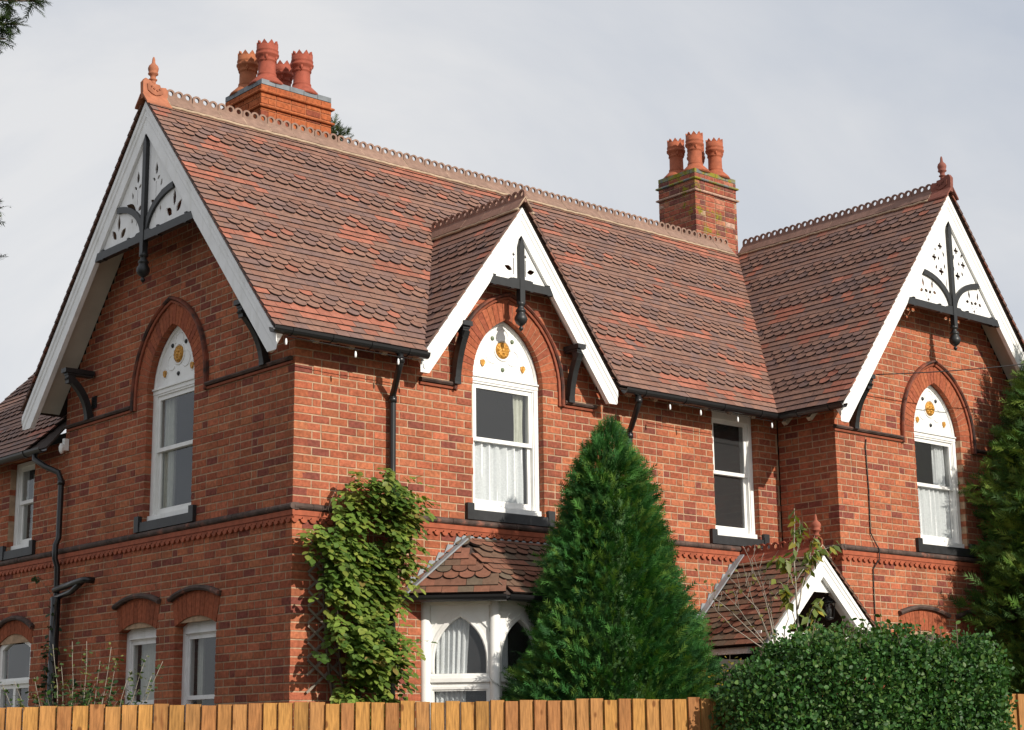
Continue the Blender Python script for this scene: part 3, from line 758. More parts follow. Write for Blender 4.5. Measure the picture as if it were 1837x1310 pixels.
def gable(F,cu,k,zdeck,hw,d1,bw,zc,parent,style,wmat,foot_ext=.0,pend=.40,collar_h=.09):
    """zdeck = roof deck apex; boards at outward distance d1"""
    zt=zdeck-.035; q=math.sqrt(1+k*k); d0=d1-.055
    wood=link('gable_carpentry',None,parent,label={'left':'white bargeboards with black kingpost on the shaded gable','bay':'white bargeboards with black kingpost on the right gable','dorm':'white bargeboards with a black cross on the central gablet','porch':'white porch bargeboards'}[style])
    zf=zt-k*hw; FC=.15
    path=[(cu-hw,zf),(cu,zt),(cu+hw,zf)]
    for side in (0,1):
        mb=MB(); pth=[path[0],path[1]] if side==0 else [path[1],path[2]]
        # mitred at the ridge: build each board with a plumb cut
        prof=[(0,d0),(0,d1+.022),(-.045*bw/.22,d1+.022),(-.058*bw/.22,d1+.010),(-.10*bw/.22,d1+.010),(-.112*bw/.22,d1),(-bw,d1),(-bw,d0)]
        V=[]
        for (n_,d_) in prof:
            dz=n_*q
            s_=-1 if side==0 else 1
            if -dz<=FC: V.append(F(cu+s_*hw,zf+dz,d_))
            else: V.append(F(cu+s_*(hw+(FC+dz)/k),zf-FC,d_))
            V.append(F(cu+s_*.0008,zt+dz,d_))
        Fc=[(2*i,2*i+1,2*((i+1)%8)+1,2*((i+1)%8)) for i in range(8)]+[tuple(range(0,16,2)),tuple(range(1,16,2))]
        mb.add(V,Fc); mb.obj('bargeboard',wmat,wood)
        so_=MB(); s_=-1 if side==0 else 1
        e_=hw-.10; zf2=zt-k*e_; P=[F(cu+s_*e_,zf2-.02*q+.0,.0),F(cu+s_*e_,zf2-.02*q,d0),F(cu,zt-.02*q,d0),F(cu,zt-.02*q,.0)]
        Q=[p-np.array([0,0,.02]) for p in P]
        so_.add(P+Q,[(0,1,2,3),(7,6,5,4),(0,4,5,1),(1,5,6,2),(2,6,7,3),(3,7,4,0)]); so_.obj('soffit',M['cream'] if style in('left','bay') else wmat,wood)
    zi=zt-bw*q
    if style=='porch':
        lp=[(cu-(zi-zc)/k,zc),(cu+(zi-zc)/k,zc),(cu,zi)]
        mb=MB(); prism(mb,F,[[(u,z) for u,z in lp]],d0-.02,d0-.005); mb.obj('panel',wmat,wood); return wood
    # panel
    hwp=(zi-zc)/k
    hf={'left':holes_left,'bay':holes_bay,'dorm':holes_dorm}[style]
    for s_ in (-1,1):
        outer=[(cu+s_*.012,zc),(cu+s_*(hwp-.004),zc),(cu+s_*.012,zi-.02)]
        hs=hf(cu,zc+collar_h,1)
        if s_<0: hs=[[(2*cu-u,z) for u,z in h_] for h_ in hs]
        mb=MB(); prism(mb,F,[outer]+hs,d0+.008,d0+.020); mb.obj('panel',wmat,wood)
    # kingpost, collar, braces, pendant
    kb=.034
    mb=MB()
    lp=[(cu-kb,zc-.16),(cu+kb,zc-.16),(cu+kb,zi-.12),(cu,zi-.015),(cu-kb,zi-.12)]
    prism(mb,F,[lp],d0+.003,d1+.012); mb.obj('kingpost',M['black'],wood)
    mb=MB(); e=hwp+.01
    lp=[(cu-e,zc-.012),(cu+e,zc-.012),(cu+e-collar_h*.55,zc+collar_h-.012),(cu+.16,zc+collar_h-.012),(cu+.13,zc+collar_h+.012),(cu-.13,zc+collar_h+.012),(cu-.16,zc+collar_h-.012),(cu-e+collar_h*.55,zc+collar_h-.012)]
    prism(mb,F,[lp],d0-.004,d1+.006)
    for uu in (-.85,-.3,.3,.85):
        for zz in (-.02,collar_h-.008):
            fbox(mb,F,cu+uu*e-.02,cu+uu*e+.02,zc+zz,zc+zz+.016,d0-.002,d1+.004)
    mb.obj('collar_beam',M['black'],wood)
    if style!='dorm':
        for s_ in (-1,1):
            mb=MB(); pts=[(cu+s_*(.03+.64*(1-math.cos(t))),zc+.05+.43*math.sin(t)) for t in np.linspace(0,R_(84),11)]
            sweep(mb,F,pts,[(-.034,d0+.0),(-.034,d1-.004),(.034,d1-.004),(.034,d0+.0)]); mb.obj('curved_brace',M['black'],wood)
    mb=MB(); zp=zc-.16; c=F(cu,zp,d0+.03); s2=pend/.40
    lathe(mb,[(.030,.04),(.050*s2,.0),(.052*s2,-.015),(.034,-.03),(.034,-.05),(.056*s2,-.075),(.060*s2,-.09),(.045*s2,-.10),(.055*s2,-.125),(.072*s2,-.155),(.074*s2,-.18),(.060*s2,-.215),(.030*s2,-.243),(.012,-.255),(.026,-.275),(.024,-.287),(.004,-.31)],c,14)
    mb.obj('pendant',M['black'],wood)
    return wood
gable(LEFT,-YC+.01,KM,ZR,YC+EO+.02,.40,.235,6.60,house,'left',M['white_old'])
gable(BAYF,BC-.01,KB,8.22,BH+.02,.36,.215,6.58,house,'bay',M['white'])
gable(FRONT,DC-.03,KD,ZDR,DH+.02,.235,.185,6.04,house,'dorm',M['white'],pend=.38)

def bracket(F,u,zb,zt,dmax,parent):
    mb=MB(); t=.036
    fn=lambda a,b,c: F(u+c,b,a)
    def pr(lp,tt): prism(mb,fn,[lp],-tt,tt)
    pr([(.02,zt-.05),(dmax+.02,zt-.05),(dmax+.02,zt),(.02,zt)],t+.022); pr([(.03,zt-.075),(dmax-.01,zt-.075),(dmax-.01,zt-.052),(.03,zt-.052)],t+.012)
    pr([(.006,zb+.035),(.085,zb+.035),(.085,zb+.10),(.006,zb+.10)],t+.006)
    n=9; lp=[]
    P0=np.array([.045,zb+.04]);P1=np.array([.065,zb+.34]);P2=np.array([dmax-.03,zt-.09])
    cur=[(1-s)**2*P0+2*s*(1-s)*P1+s*s*P2 for s in np.linspace(0,1,n)]
    sweep(mb,fn,[tuple(c) for c in cur],[(-.038,-t),(-.038,t),(.038,t),(.038,-t)])
    pr([(dmax-.085,zt-.17),(dmax-.03,zt-.17),(dmax-.02,zt-.075),(dmax-.11,zt-.075)],t+.004)
    mb.obj('bracket',M['black'],parent)
    
bracket(LEFT,-.47,4.90,5.55,.36,house); bracket(LEFT,-4.12,4.90,5.50,.36,house)
bracket(FRONT,1.97,4.885,5.56,.24,house); bracket(FRONT,3.59,4.885,5.55,.24,house)
bracket(BAYF,7.47,4.90,5.56,.33,house); bracket(BAYF,11.05,4.90,5.56,.33,house)

# ------------------------------------------------------------------ gutters, rafter feet, bulbs, pipes
def extrude3(mb,p0,p1,side,prof,col=(.5,.5,.5)):
    """prof (s,z): s along 'side' (unit, horizontal), extruded p0->p1"""
    p0=np.array(p0,float);p1=np.array(p1,float);side=np.array(side,float);n=len(prof)
    V=[p0+side*s+np.array([0,0,z]) for s,z in prof]+[p1+side*s+np.array([0,0,z]) for s,z in prof]
    mb.add(V,[(i,(i+1)%n,n+(i+1)%n,n+i) for i in range(n)]+[tuple(range(n))[::-1],tuple(range(n,2*n))],col)
GP=[(.058*math.cos(a),-.062*math.sin(a)) for a in np.linspace(0,math.pi,9)]+[(-.05,-.002),(-.044,-.03),(0,-.045),(.044,-.03),(.05,-.002)]
def gutter(p0,p1,side,parent,joints=3):
    mb=MB(); extrude3(mb,p0,p1,side,GP)
    p0=np.array(p0,float);p1=np.array(p1,float);d=(p1-p0); L=np.linalg.norm(d); d/=L
    big=[(s*1.13,z*1.13) for s,z in GP[:9]]+[(-.05,.004),(.05,.004)]
    for i in range(joints):
        c=p0+d*L*(i+.5)/joints; extrude3(mb,c-d*.03,c+d*.03,side,big)
    mb.obj('gutter',M['gutter'],parent)
ZG=ZE-.0
gutter((XV-.03,-EO-.035,ZG),(DC-DH-.02,-EO-.035,ZG-.005),(0,-1,0),house,4)
gutter((DC+DH+.03,-EO-.035,ZG),(BC-BH-.03,-EO-.035,ZG-.005),(0,-1,0),house,4)
gutter((BC-BH-.035,-EO-.09,ZG-.002),(BC-BH-.035,YF-.02,ZG-.002),(-1,0,0),house,2)
gutter((XEX-.035,8.3,ZEX-.005),(XEX-.035,DW+.05,ZEX-.005),(-1,0,0),house,4)
rf=MB(); 
def rafter_mesh():
    mb=MB(); P=[(-.03,0,.02),(.03,0,.02),(.03,0,.12),(-.03,0,.12),(-.03,-.2,-.165),(.03,-.2,-.165),(.03,-.24,-.13),(-.03,-.24,-.13)]
    mb.add(P,[(0,1,2,3),(4,7,6,5),(0,4,5,1),(1,5,6,2),(2,6,7,3),(3,7,4,0)]); return mb.mesh('rafter_foot',M['wood'])
RFM=rafter_mesh()
for x in [.10,.52,.92,1.30]+[4.35+.42*i for i in range(6)]:
    link('rafter_foot',RFM,house,mw=Matrix.Translation((x,0,5.22)))
for y in (-.30,-.68):
    link('rafter_foot',RFM,house,mw=Matrix.Translation((XB,y,5.18))@Matrix.Rotation(-math.pi/2,4,'Z'))
pl=MB(); fbox(pl,FRONT,.0,DC-DH+.12,5.36,5.44,-.1,.02); fbox(pl,FRONT,DC+DH-.12,XB,5.36,5.44,-.1,.02); pl.obj('wall_plate',M['wood'],house)

def downpipe(pts,parent,collars=()):
    mb=MB(); tube(mb,pts,.034,10)
    for p in collars:
        p=np.array(p,float); tube(mb,[p,p+np.array([0,0,.06])],.043,10)
    mb.obj('downpipe',M['gutter'],parent)
def neck(x): return [(x-.10,-.315,5.06),(x-.10,-.315,4.97),(x-.08,-.26,4.90),(x-.02,-.11,4.74),(x,-.065,4.71),(x,-.06,4.62),(x,-.06,4.0),(x,-.06,3.60),(x,-.09,3.53),(x,-.09,3.38),(x,-.065,3.3),(x,-.06,-.3)]
downpipe(neck(1.14),house,[(1.14,-.06,4.62),(1.04,-.315,4.97)]); downpipe(neck(4.49),house,[(4.49,-.06,4.62),(4.39,-.315,4.97)])
downpipe([(-.25,5.02,4.66),(-.25,5.02,4.58),(-.19,4.86,4.48),(-.10,4.70,4.40),(-.075,4.67,4.30),(-.075,4.67,3.64),(-.11,4.67,3.55),(-.11,4.67,3.4),(-.075,4.67,3.3),(-.075,4.66,3.0),(-.075,4.66,-.3)],house,[(-.075,4.67,4.25),(-.075,4.66,2.9)])
mb=MB(); tube(mb,[(-.05,4.05,3.11),(-.09,4.12,3.05),(-.10,4.25,2.99),(-.10,4.70,2.94)],.032,10); tube(mb,[(.02,3.93,3.10),(-.09,3.93,3.10),(-.10,4.0,3.10),(-.10,4.2,3.085),(-.10,4.66,3.04)],.036,10); mb.obj('waste_pipe',M['gutter'],house)
mb=MB(); tube(mb,[(-.13,4.56,2.95),(-.13,4.54,-.3)],.055,10); mb.obj('soil_pipe',M['gutter'],house)

def string_light(pts,label):
    e=empty('string_light',label,'string lights',group='white bulbs hung along the gutters')
    wmb=MB(); tube(wmb,[(p[0],p[1],p[2]+.055) for p in pts],.004,5); wmb.obj('cable',M['wire'],e)
    bmb=MB(); lathe(bmb,[(.004,.035),(.009,.025),(.012,.0),(.010,-.022),(.003,-.03)],(0,0,0),8); bm=bmb.mesh('bulb',M['bulb'])
    for p in pts: link('bulb',bm,e,mw=Matrix.Translation(p))
string_light([(-.33,-.34,4.98),(.46,-.36,4.965),(.98,-.36,4.965),(1.30,-.37,4.965)],'string of white bulbs hanging under the gutter left of the central gablet')
string_light([(4.85,-.36,4.975),(5.36,-.36,4.97),(6.00,-.36,4.965),(6.60,-.37,4.96)],'string of white bulbs hanging under the gutter right of the central gablet')

# ------------------------------------------------------------------ ridge tiles, finials
CREST=(.245,.155,.118); 
def ridge_mesh(k,L=.33,col=CREST):
    mb=MB(); a=L/2-.003
    top=[]
    for i in (2,1,0):
        c=-a+(i+.5)*2*a/3; r=2*a/6
        top+=[(c+r*.98*math.cos(t),.142+.044*math.sin(t)) for t in np.linspace(.15,math.pi-.15,6)]
    outer=[(-a,.03),(a,.03)]+top
    holes=[[(-a+(i+.5)*2*a/3+.030*math.cos(t),.136+.030*math.sin(t)) for t in np.linspace(0,2*math.pi,11)[:-1]] for i in range(3)]
    prism(mb,lambda u,v,d:(u,d,v),[outer]+holes,-.013,.013,col)
    q=math.hypot(1,k); cx,cz=1/q,k/q; wl=.175; th=.016
    for s in (-1,1):
        P=[]
        for u in (-a,a):
            P+=[(u,s*.008,.090),(u,s*(.008+wl*cx),.090-wl*cz),(u,s*(.008+wl*cx-th*cz),.090-wl*cz-th*cx),(u,s*.002,.06)]
        mb.add(P,[(0,1,2,3),(7,6,5,4),(0,4,5,1),(1,5,6,2),(2,6,7,3)],col)
    return mb.mesh('ridge_tile',M['terra'])
def ridge_run(p0,dirv,n,k,parent,col=CREST,L=.33,var=.06):
    d=Vector(dirv).normalized(); ang=math.atan2(d.y,d.x); ms=[]
    for q in range(3):
        f=1+var*(q-1); ms.append(ridge_mesh(k,L,tuple(c*f for c in col)))
    for i in range(n):
        P=Vector(p0)+d*(L*(i+.5)); link('ridge_tile',ms[random.randrange(3)],parent,mw=Matrix.Translation((P.x,P.y,P.z+random.uniform(-.003,.003)))@Matrix.Rotation(ang,4,'Z')@Matrix.Rotation(random.uniform(-.008,.008),4,'Y'))
    mo=MB(); q=math.hypot(1,k); cx,cz=1/q,k/q; Lt=L*n; nrm=Vector((-d.y,d.x,0))
    for s in (-1,1):
        pts=[]
        for i in range(n*5+1):
            t=Lt*i/(n*5); wv=.183+random.uniform(-.005,.014)
            c=Vector(p0)+d*t+nrm*(s*(wv*cx))+Vector((0,0,.076-wv*cz)); pts.append(c)
        tube(mo,pts,.017,5,col=(.40,.30,.21))
    # joints between ridge tiles
    for i in range(n+1):
        for s in (-1,1):
            c=Vector(p0)+d*(L*i)+Vector((0,0,.088)); e=c+nrm*(s*.175*cx)+Vector((0,0,-.175*cz)); tube(mo,[c,(c+e)/2+d*.004,e],.0065,4,col=(.44,.33,.23))
    mo.obj('ridge_mortar',M['terra'],parent)
def finial_tile(p,dirv,k,parent,col,L=.30,h=.30,plate=True):
    """p at the verge end on the ridge; dirv into the roof"""
    d=Vector(dirv).normalized(); fn=lambda u,v,t: np.array(Vector(p)+d*u+Vector((-d.y,d.x,0))*t+Vector((0,0,v)))
    f=link('finial',None,parent,label='turned terracotta finial on the gable end'); mb=MB()
    if plate:
        outer=[(0,.03),(L,.03),(L,.15),(L-.03,.185),(L-.10,.175),(L-.115,.20),(L-.20,.215),(L-.215,.245),(.04,.235),(.0,.225)]
        outer=[(0,.0),(L,.0),(L,.14),(L-.025,.175),(L-.09,.165),(L-.10,.19),(L-.20,.195),(L-.21,.215),(.02,.235),(-.01,.19)]
        prism(mb,fn,[outer],-.03,.03,col)
        for s in (-.03,.03):   # raised scroll on both sides
            prism(mb,fn,[[(.04,.17),(.05,.10),(.10,.07),(.15,.055),(.21,.075),(.24,.10),(.22,.125),(.16,.09),(.11,.10),(.08,.14),(.07,.19)]],s-.012,s+.012,tuple(c*.85 for c in col))
            for (u,z) in ((.13,.135),(.17,.12),(.10,.155),(.20,.14)): prism(mb,fn,[flower4(u,z,.015)],s-.01,s+.01,tuple(c*.8 for c in col))
        q=math.hypot(1,k); cx,cz=1/q,k/q
        for s in (-1,1):
            P=[]
            for u in (-.01,L):
                a=Vector(fn(u,.06,s*.025)); b=Vector(fn(u,.06-.17*cz,s*(.025+.17*cx))); P+=[a,b,b+Vector((0,0,-.02)),a+Vector((0,0,-.03))]
            mb.add(P,[(0,1,2,3),(7,6,5,4),(0,4,5,1),(1,5,6,2),(2,6,7,3)],col)
    mb.obj('finial_base',M['terra'],f)
    mb=MB(); b=fn(L*.42,.175 if plate else .02,0); s=h/.30
    lathe(mb,[(.030,0),(.034,.04*s),(.028,.055*s),(.046,.062*s),(.048,.072*s),(.030,.082*s),(.034,.115*s),(.056,.13*s),(.058,.142*s),(.046,.15*s),(.056,.175*s),(.060,.20*s),(.050,.23*s),(.030,.25*s),(.020,.265*s),(.016,.31*s),(.008,.335*s),(.002,.34*s)],b,14,col)
    mb.obj('finial_knob',M['terra'],f)
SAL=(.36,.135,.074); PLUM=(.21,.075,.055)
n1_=int((BC-(XV+.27))/.33); ridge_run((XV+.27,YC,ZR),(1,0,0),n1_,KM,RO_MAIN)
finial_tile((XV-.02,YC,ZR),(1,0,0),KM,RO_MAIN,SAL)
ridge_run((BC,YF+.27,8.22),(0,1,0),int((YC-YF-.27)/.33),KB,RO_BAY,(.20,.115,.09))
finial_tile((BC,YF-.02,8.22),(0,1,0),KB,RO_BAY,PLUM)
ydr=-EO+(ZDR-ZE)/KM
ridge_run((DC,YD-.01,ZDR),(0,1,0),round((ydr-YD)/.33),KD,RO_DOR,(.22,.12,.09),L=(ydr-YD+.04)/round((ydr-YD)/.33))
ridge_run((PX,PYF+.02,PZR),(0,1,0),4,PK,RO_P,(.26,.07,.04),L=-PYF/4)
finial_tile((PX,PYF+.02,PZR+.12),(0,1,0),PK,RO_P,(.30,.09,.055),L=.2,h=.27,plate=False)

# ------------------------------------------------------------------ chimneys
def lay_face(bm,mm,F,u0,u1,z0,z1,seed,cols,start_par=0,lo=True,cg=CG):
    rd=random.Random(seed); n=int(round((z1-z0)/cg))
    for i in range(n):
        z=z0+i*cg; par=i+start_par; a=u0+(.0 if par%2==0 else .105) if lo else u0; b=u1-(.0 if par%2 else .105) if not lo else u1
        mm.add([F(u0,z,-.008),F(u1,z,-.008),F(u1,z+cg,-.008),F(u0,z+cg,-.008)],[(0,1,2,3)])
        pos=a-(BL/2 if par%2 else 0)
        while pos<b:
            p=max(a,pos); q=min(b,pos+BL); pos+=BL
            if q-p<.03: continue
            l0=p+(.006 if p>a else 0); l1=q-(.006 if q<b else 0); P,Fc=brick_local(l1-l0,cg-.012,.10,.002,rd)
            bm.add([F((l0+l1)/2+x,z+.006+zz,y+rd.uniform(-.001,.001)) for x,y,zz in P],Fc,cols(rd))
def chimney(x0,y0,wx,wy,zb,zt,label,cols,top_mat,brickmat,mossy,pots,potcols,ph):
    ch=link('chimney',None,house,label=label)
    FR=Frame((x0,y0,0),(1,0,0)); FL=Frame((x0,y0,0),(0,-1,0)); FRt=Frame((x0+wx,y0,0),(0,1,0)); FB=Frame((x0+wx,y0+wy,0),(-1,0,0))
    bm=MB(); mm=MB(); zs=zt-.065
    z1=zs
    for (F,u0,u1,lo,pp) in ((FR,0,wx,True,0),(FL,-wy,0,False,0),(FRt,0,wy,True,1),(FB,0,wx,True,1)):
        n=int((z1-zb)/CG); lay_face(bm,mm,F,u0,u1,z1-n*CG,z1,hash((x0,u0))%999,cols,pp,lo)
    mm.obj('mortar',M['mortar'] if mossy else M['mortar_orange'],ch); bm.obj('brickwork',M[brickmat],ch,kind='stuff')
    # oversailing bands
    c3=lambda: tuple(x*.95 for x in cols(random.Random(1)))
    for k,zz in enumerate((zs-.105,zs-.29)):
        mb=MB(); o=.034
        F=FR
        prof=[(0,0),(.028,.004),(.036,.016),(.028,.03),(0,.036)]
        def ring(mb,z,ex,h):
            P=[]
            lv=[(0,0),(ex*.8,.004),(ex,h*.45),(ex*.8,h*.85),(0,h)]
            for e,dz in lv: P+=[(x0-e,y0-e,z+dz),(x0+wx+e,y0-e,z+dz),(x0+wx+e,y0+wy+e,z+dz),(x0-e,y0+wy+e,z+dz)]
            Fc=[(i*4+j,i*4+(j+1)%4,i*4+4+(j+1)%4,i*4+4+j) for i in range(4) for j in range(4)]
            mb.add(P,Fc,c3())
        ring(mb,zz,o,.036); mb.obj('string_band',M['slatemoss'] if mossy and k==0 else M[brickmat],ch)
    # capping course of blue bricks, each with its own joint
    cp=MB(); nx=max(3,round(wx/.2)); 
    for i in range(nx):
        fbox(cp,FR,wx*i/nx+.003,wx*(i+1)/nx-.003,zs+.004,zt,-.10,.0)
    ny=max(3,round(wy/.2))
    for i in range(ny):
        fbox(cp,FL,-wy+wy*i/ny+.003,-wy+wy*(i+1)/ny-.003-(.1 if i==ny-1 else 0),zs+.004,zt,-.10,.0)
        fbox(cp,FRt,wy*i/ny+(.103 if i==0 else .003),wy*(i+1)/ny-.003,zs+.004,zt,-.10,.0)
    cp.obj('capping',M[top_mat],ch)
    fl=MB(); fl.add([(x0+.01,y0+.01,zt-.008),(x0+wx-.01,y0+.01,zt-.008),(x0+wx-.01,y0+wy-.01,zt-.008),(x0+.01,y0+wy-.01,zt-.008),(x0+.2,y0+.18,zt+.07),(x0+wx-.2,y0+.18,zt+.07),(x0+wx-.2,y0+wy-.18,zt+.07),(x0+.2,y0+wy-.18,zt+.07)],BOXF,(.3,.14,.09)); fl.obj('flaunching',M['terra'],ch)
    for (px_,py_),pc,dh in zip(pots,potcols,(0,.0,0,0)):
        pot((x0+px_,y0+py_,zt-.01),ph,pc,ch)
def pot(b,h,col,ch,louvre=False):
    p=link('chimney_pot',None,ch) if False else None
    mb=MB(); r=.105
    prof=[(.225,0),(.205,.04),(.155,.09),(.122,.125),(.112,.14),(.117,.15),(.115,.165),(.105,.172),(r*.98,.30*h/.5),(.102,.315*h/.5),(.116,.325*h/.5),(.116,.335*h/.5),(.108,.345*h/.5),(.118,.375*h/.5),(.140,.395*h/.5),(.143,.415*h/.5),(.130,.42*h/.5),(.130,.44*h/.5),(.136,.452*h/.5),(.136,.465*h/.5),(.128,.475*h/.5),(.130,.52*h/.5),(.10,.52*h/.5),(.095,.40*h/.5)]
    lathe(mb,prof,b,20,col)
    n=9; zt=b[2]+.515*h/.5
    for i in range(n):
        a0=2*math.pi*i/n; a1=2*math.pi*(i+1)/n; am=(a0+a1)/2
        V=[]
        for rr in (.131,.102):
            for a,z in ((a0,0),(a1,0),(am,.062)): V.append((b[0]+rr*math.cos(a),b[1]+rr*math.sin(a),zt+z))
        mb.add(V,[(0,1,2),(5,4,3),(0,2,5,3),(1,4,5,2)],col)
    for i in range(5):   # hanging drops under the collar
        a=2*math.pi*i/5+.3; c=np.array(b)+np.array([.112*math.cos(a),.112*math.sin(a),.352*h/.5]); tube(mb,[c+np.array([0,0,.03]),c,c-np.array([0,0,.035])],[.02,.018,.004],6,col)
    mb.obj('chimney_pot',M['terra'],ch)
c1=lambda rd:rd.choice([(.37,.108,.042),(.35,.10,.04),(.38,.112,.044),(.335,.093,.038),(.22,.062,.036) if rd.random()<.25 else (.36,.104,.042)])
c2=lambda rd:rd.choice([(.34,.105,.065),(.29,.085,.055),(.19,.07,.055),(.36,.14,.09),(.25,.08,.055),(.16,.065,.055),(.42,.27,.21) if rd.random()<.4 else (.30,.085,.055)])
RED=(.29,.072,.044); ORA=(.34,.115,.052); TER=(.33,.096,.048)
chimney(1.22,2.62,1.0,.80,7.4,8.95,'wide orange brick chimney stack with four crown pots',c1,'slate','brick',False,[(.20,.20),(.20,.62),(.70,.20),(.70,.62)],[RED,ORA,RED,RED],.50)
chimney(8.72,2.66,.90,.74,7.4,9.50,'weathered mossy brick chimney stack with four crown pots',c2,'slatemoss','brickmoss',True,[(.22,.18),(.22,.56),(.66,.18),(.66,.56)],[TER,TER,TER,TER],.56)

# ------------------------------------------------------------------ windows
def curtain(F,u0,u1,z0,z1,d,waves,amp,m_,label,cat='curtain',name='curtain',u1b=None,nz=8):
    mb=MB(); nu=max(12,waves*8); V=[];Fc=[]; ph=random.uniform(0,6)
    for j in range(nz+1):
        f=j/nz; z=z0+(z1-z0)*f; ub=u1 if u1b is None else u1b+(u1-u1b)*f**1.5
        for i in range(nu+1):
            t=i/nu; u=u0+(ub-u0)*t
            V.append(F(u,z,d+amp*math.sin(2*math.pi*waves*t+ph+.4*math.sin(5*f+3*t))+amp*.4*math.sin(2*math.pi*waves*2.3*t)))
    for j in range(nz):
        for i in range(nu): a=j*(nu+1)+i; Fc.append((a,a+1,a+nu+2,a+nu+1))
    mb.add(V,Fc,smooth=True); return mb.obj(name,m_,label=label,cat=cat)
def sash_set(F,wn,uL,uR,z0,zm,z1,wm,rail=.045,d=-.065,bot=.075):
    """two sashes between jamb faces; upper outermost"""
    for (nm,a,b,dd,rb,rtp) in (('upper_sash',zm-.02,z1,d,.042,.05),('lower_sash',z0,zm+.02,d-.03,bot,.042)):
        mb=MB(); fbox(mb,F,uL,uL+rail,a,b,dd-.026,dd); fbox(mb,F,uR-rail,uR,a,b,dd-.026,dd)
        fbox(mb,F,uL+rail,uR-rail,a,a+rb,dd-.026,dd+.001); fbox(mb,F,uL+rail,uR-rail,b-rtp,b,dd-.026,dd+.001)
        s=mb.obj(nm,wm,wn)
        g_=MB(); g_.add([F(uL+rail,a+rb,dd-.014),F(uR-rail,a+rb,dd-.014),F(uR-rail,b-rtp,dd-.014),F(uL+rail,b-rtp,dd-.014)],[(0,1,2,3)]); g_.obj('pane',M['glass'],wn)
def sill_black(F,cu,hw,z,wn,ear=.10):
    mb=MB()
    P=lambda u,zz,dd:F(u,zz,dd)
    V=[P(cu-hw,z-.055,-.15),P(cu+hw,z-.055,-.15),P(cu+hw,z-.055,.036),P(cu-hw,z-.055,.036),P(cu-hw,z+.085,-.15),P(cu+hw,z+.085,-.15),P(cu+hw,z+.045,.032),P(cu-hw,z+.045,.032)]
    mb.add(V,BOXF)
    for s_ in (-1,1):
        a,b=sorted((cu+s_*(hw-.075),cu+s_*(hw+.015))); fbox(mb,F,a,b,z-.056,z+.115,-.1,.044)
    mb.obj('sill',M['sill'],wn)
def arched_window(F,cu,label,wm,parent,gold_side=True,boss='greenboss'):
    wn=link('window',None,parent,label=label); a=GA; z0=WB+.07; ztr=5.03
    sill_black(F,cu,a+.10,WB-.015,wn)
    mb=MB(); d=-.078
    for s_ in (-1,1):
        u0,u1=sorted((cu+s_*(a-.001),cu+s_*(a-.062))); fbox(mb,F,u0,u1,z0,ztr,-.21,d)
        u0,u1=sorted((cu+s_*(a-.062),cu+s_*(a-.078))); fbox(mb,F,u0,u1,z0,ztr,-.21,d-.012)
    fbox(mb,F,cu-a+.001,cu+a-.001,z0-.03,z0+.03,-.21,d+.03); mb.obj('frame',wm,wn)
    mb=MB(); fbox(mb,F,cu-a+.001,cu+a-.001,ztr,ztr+.045,-.21,d+.006); fbox(mb,F,cu-a+.001,cu+a-.001,ztr+.045,ztr+.062,-.21,d+.022); fbox(mb,F,cu-a+.06,cu+a-.06,ztr-.022,ztr,-.20,d-.004); mb.obj('transom',wm,wn)
    sash_set(F,wn,cu-a+.078,cu+a-.078,z0+.03,4.41,ztr-.02,wm,d=d-.022)
    # tympanum
    ar=gothic(cu,ZSP,a-.002,GC,10); lp=[(cu+a-.002,ztr+.06)]+ar+[(cu-a+.002,ztr+.06)]
    mb=MB(); prism(mb,F,[lp],-.21,d-.018); 
    sweep(mb,F,gothic(cu,ZSP,a-.03,GC,12),[(-.027,d-.02),(-.027,d+.002),(-.008,d+.004),(.004,d-.008),(.004,d-.02)])
    dd=d-.019; cm=(cu,ztr+.385)
    def ring(c,r,t,a0=0,a1=2*math.pi,n=22):
        pts=[F(c[0]+r*math.cos(x),c[1]+r*math.sin(x),dd+.001) for x in np.linspace(a0,a1,n)]; tube(mb,pts,t,6)
    ring(cm,.112,.012); ring((cu,cm[1]+.155),.085,.008,R_(-20),R_(200)); ring((cu-.145,cm[1]-.07),.085,.008,R_(100),R_(320)); ring((cu+.145,cm[1]-.07),.085,.008,R_(-140),R_(80))
    ring((cu-.285,cm[1]-.175),.052,.006); ring((cu+.285,cm[1]-.175),.052,.006)
    mb.obj('tympanum',wm,wn,label='white pointed panel with moulded trefoil')
    mb=MB(); N3=F.N
    lathe(mb,[(.094,-.004),(.094,.008),(.084,.020),(.06,.026),(.02,.030),(.002,.031)],F(cm[0],cm[1],dd),20,axis=N3)
    for i in range(12):
        an=2*math.pi*i/12; c=F(cm[0]+.068*math.cos(an),cm[1]+.068*math.sin(an),dd+.018); lathe(mb,[(.016,0),(.014,.008),(.002,.013)],c,6,axis=N3)
    for q in ((0,.0,.03),(-.022,.022,.016),(.022,.022,.016),(0,-.03,.02)):
        lathe(mb,[(q[2],0),(q[2]*.8,.008),(.002,.013)],F(cm[0]+q[0],cm[1]+q[1],dd+.026),8,axis=N3)
    mb.obj('medallion',M['gold'],wn,label='round gilt medallion')
    for s_ in (-1,1):
        mb=MB(); u,z=cu+s_*.285,cm[1]-.175
        prism(mb,F,[[(u-.028,z+.03),(u-.028,z-.005),(u-.01,z-.035),(u+.006,z-.04),(u+.028,z-.005),(u+.028,z+.03),(u,z+.036)]],dd,dd+.016); mb.obj('gilt_shield',M['gold'],wn)
    for (u,z) in ((-.14,.115),(.14,.115),(0,-.215)):
        mb=MB(); lathe(mb,[(.026,-.002),(.024,.010),(.014,.018),(.002,.021)],F(cu+u,cm[1]+z,dd),10,axis=N3); mb.obj('boss',M[boss],wn)
    return wn
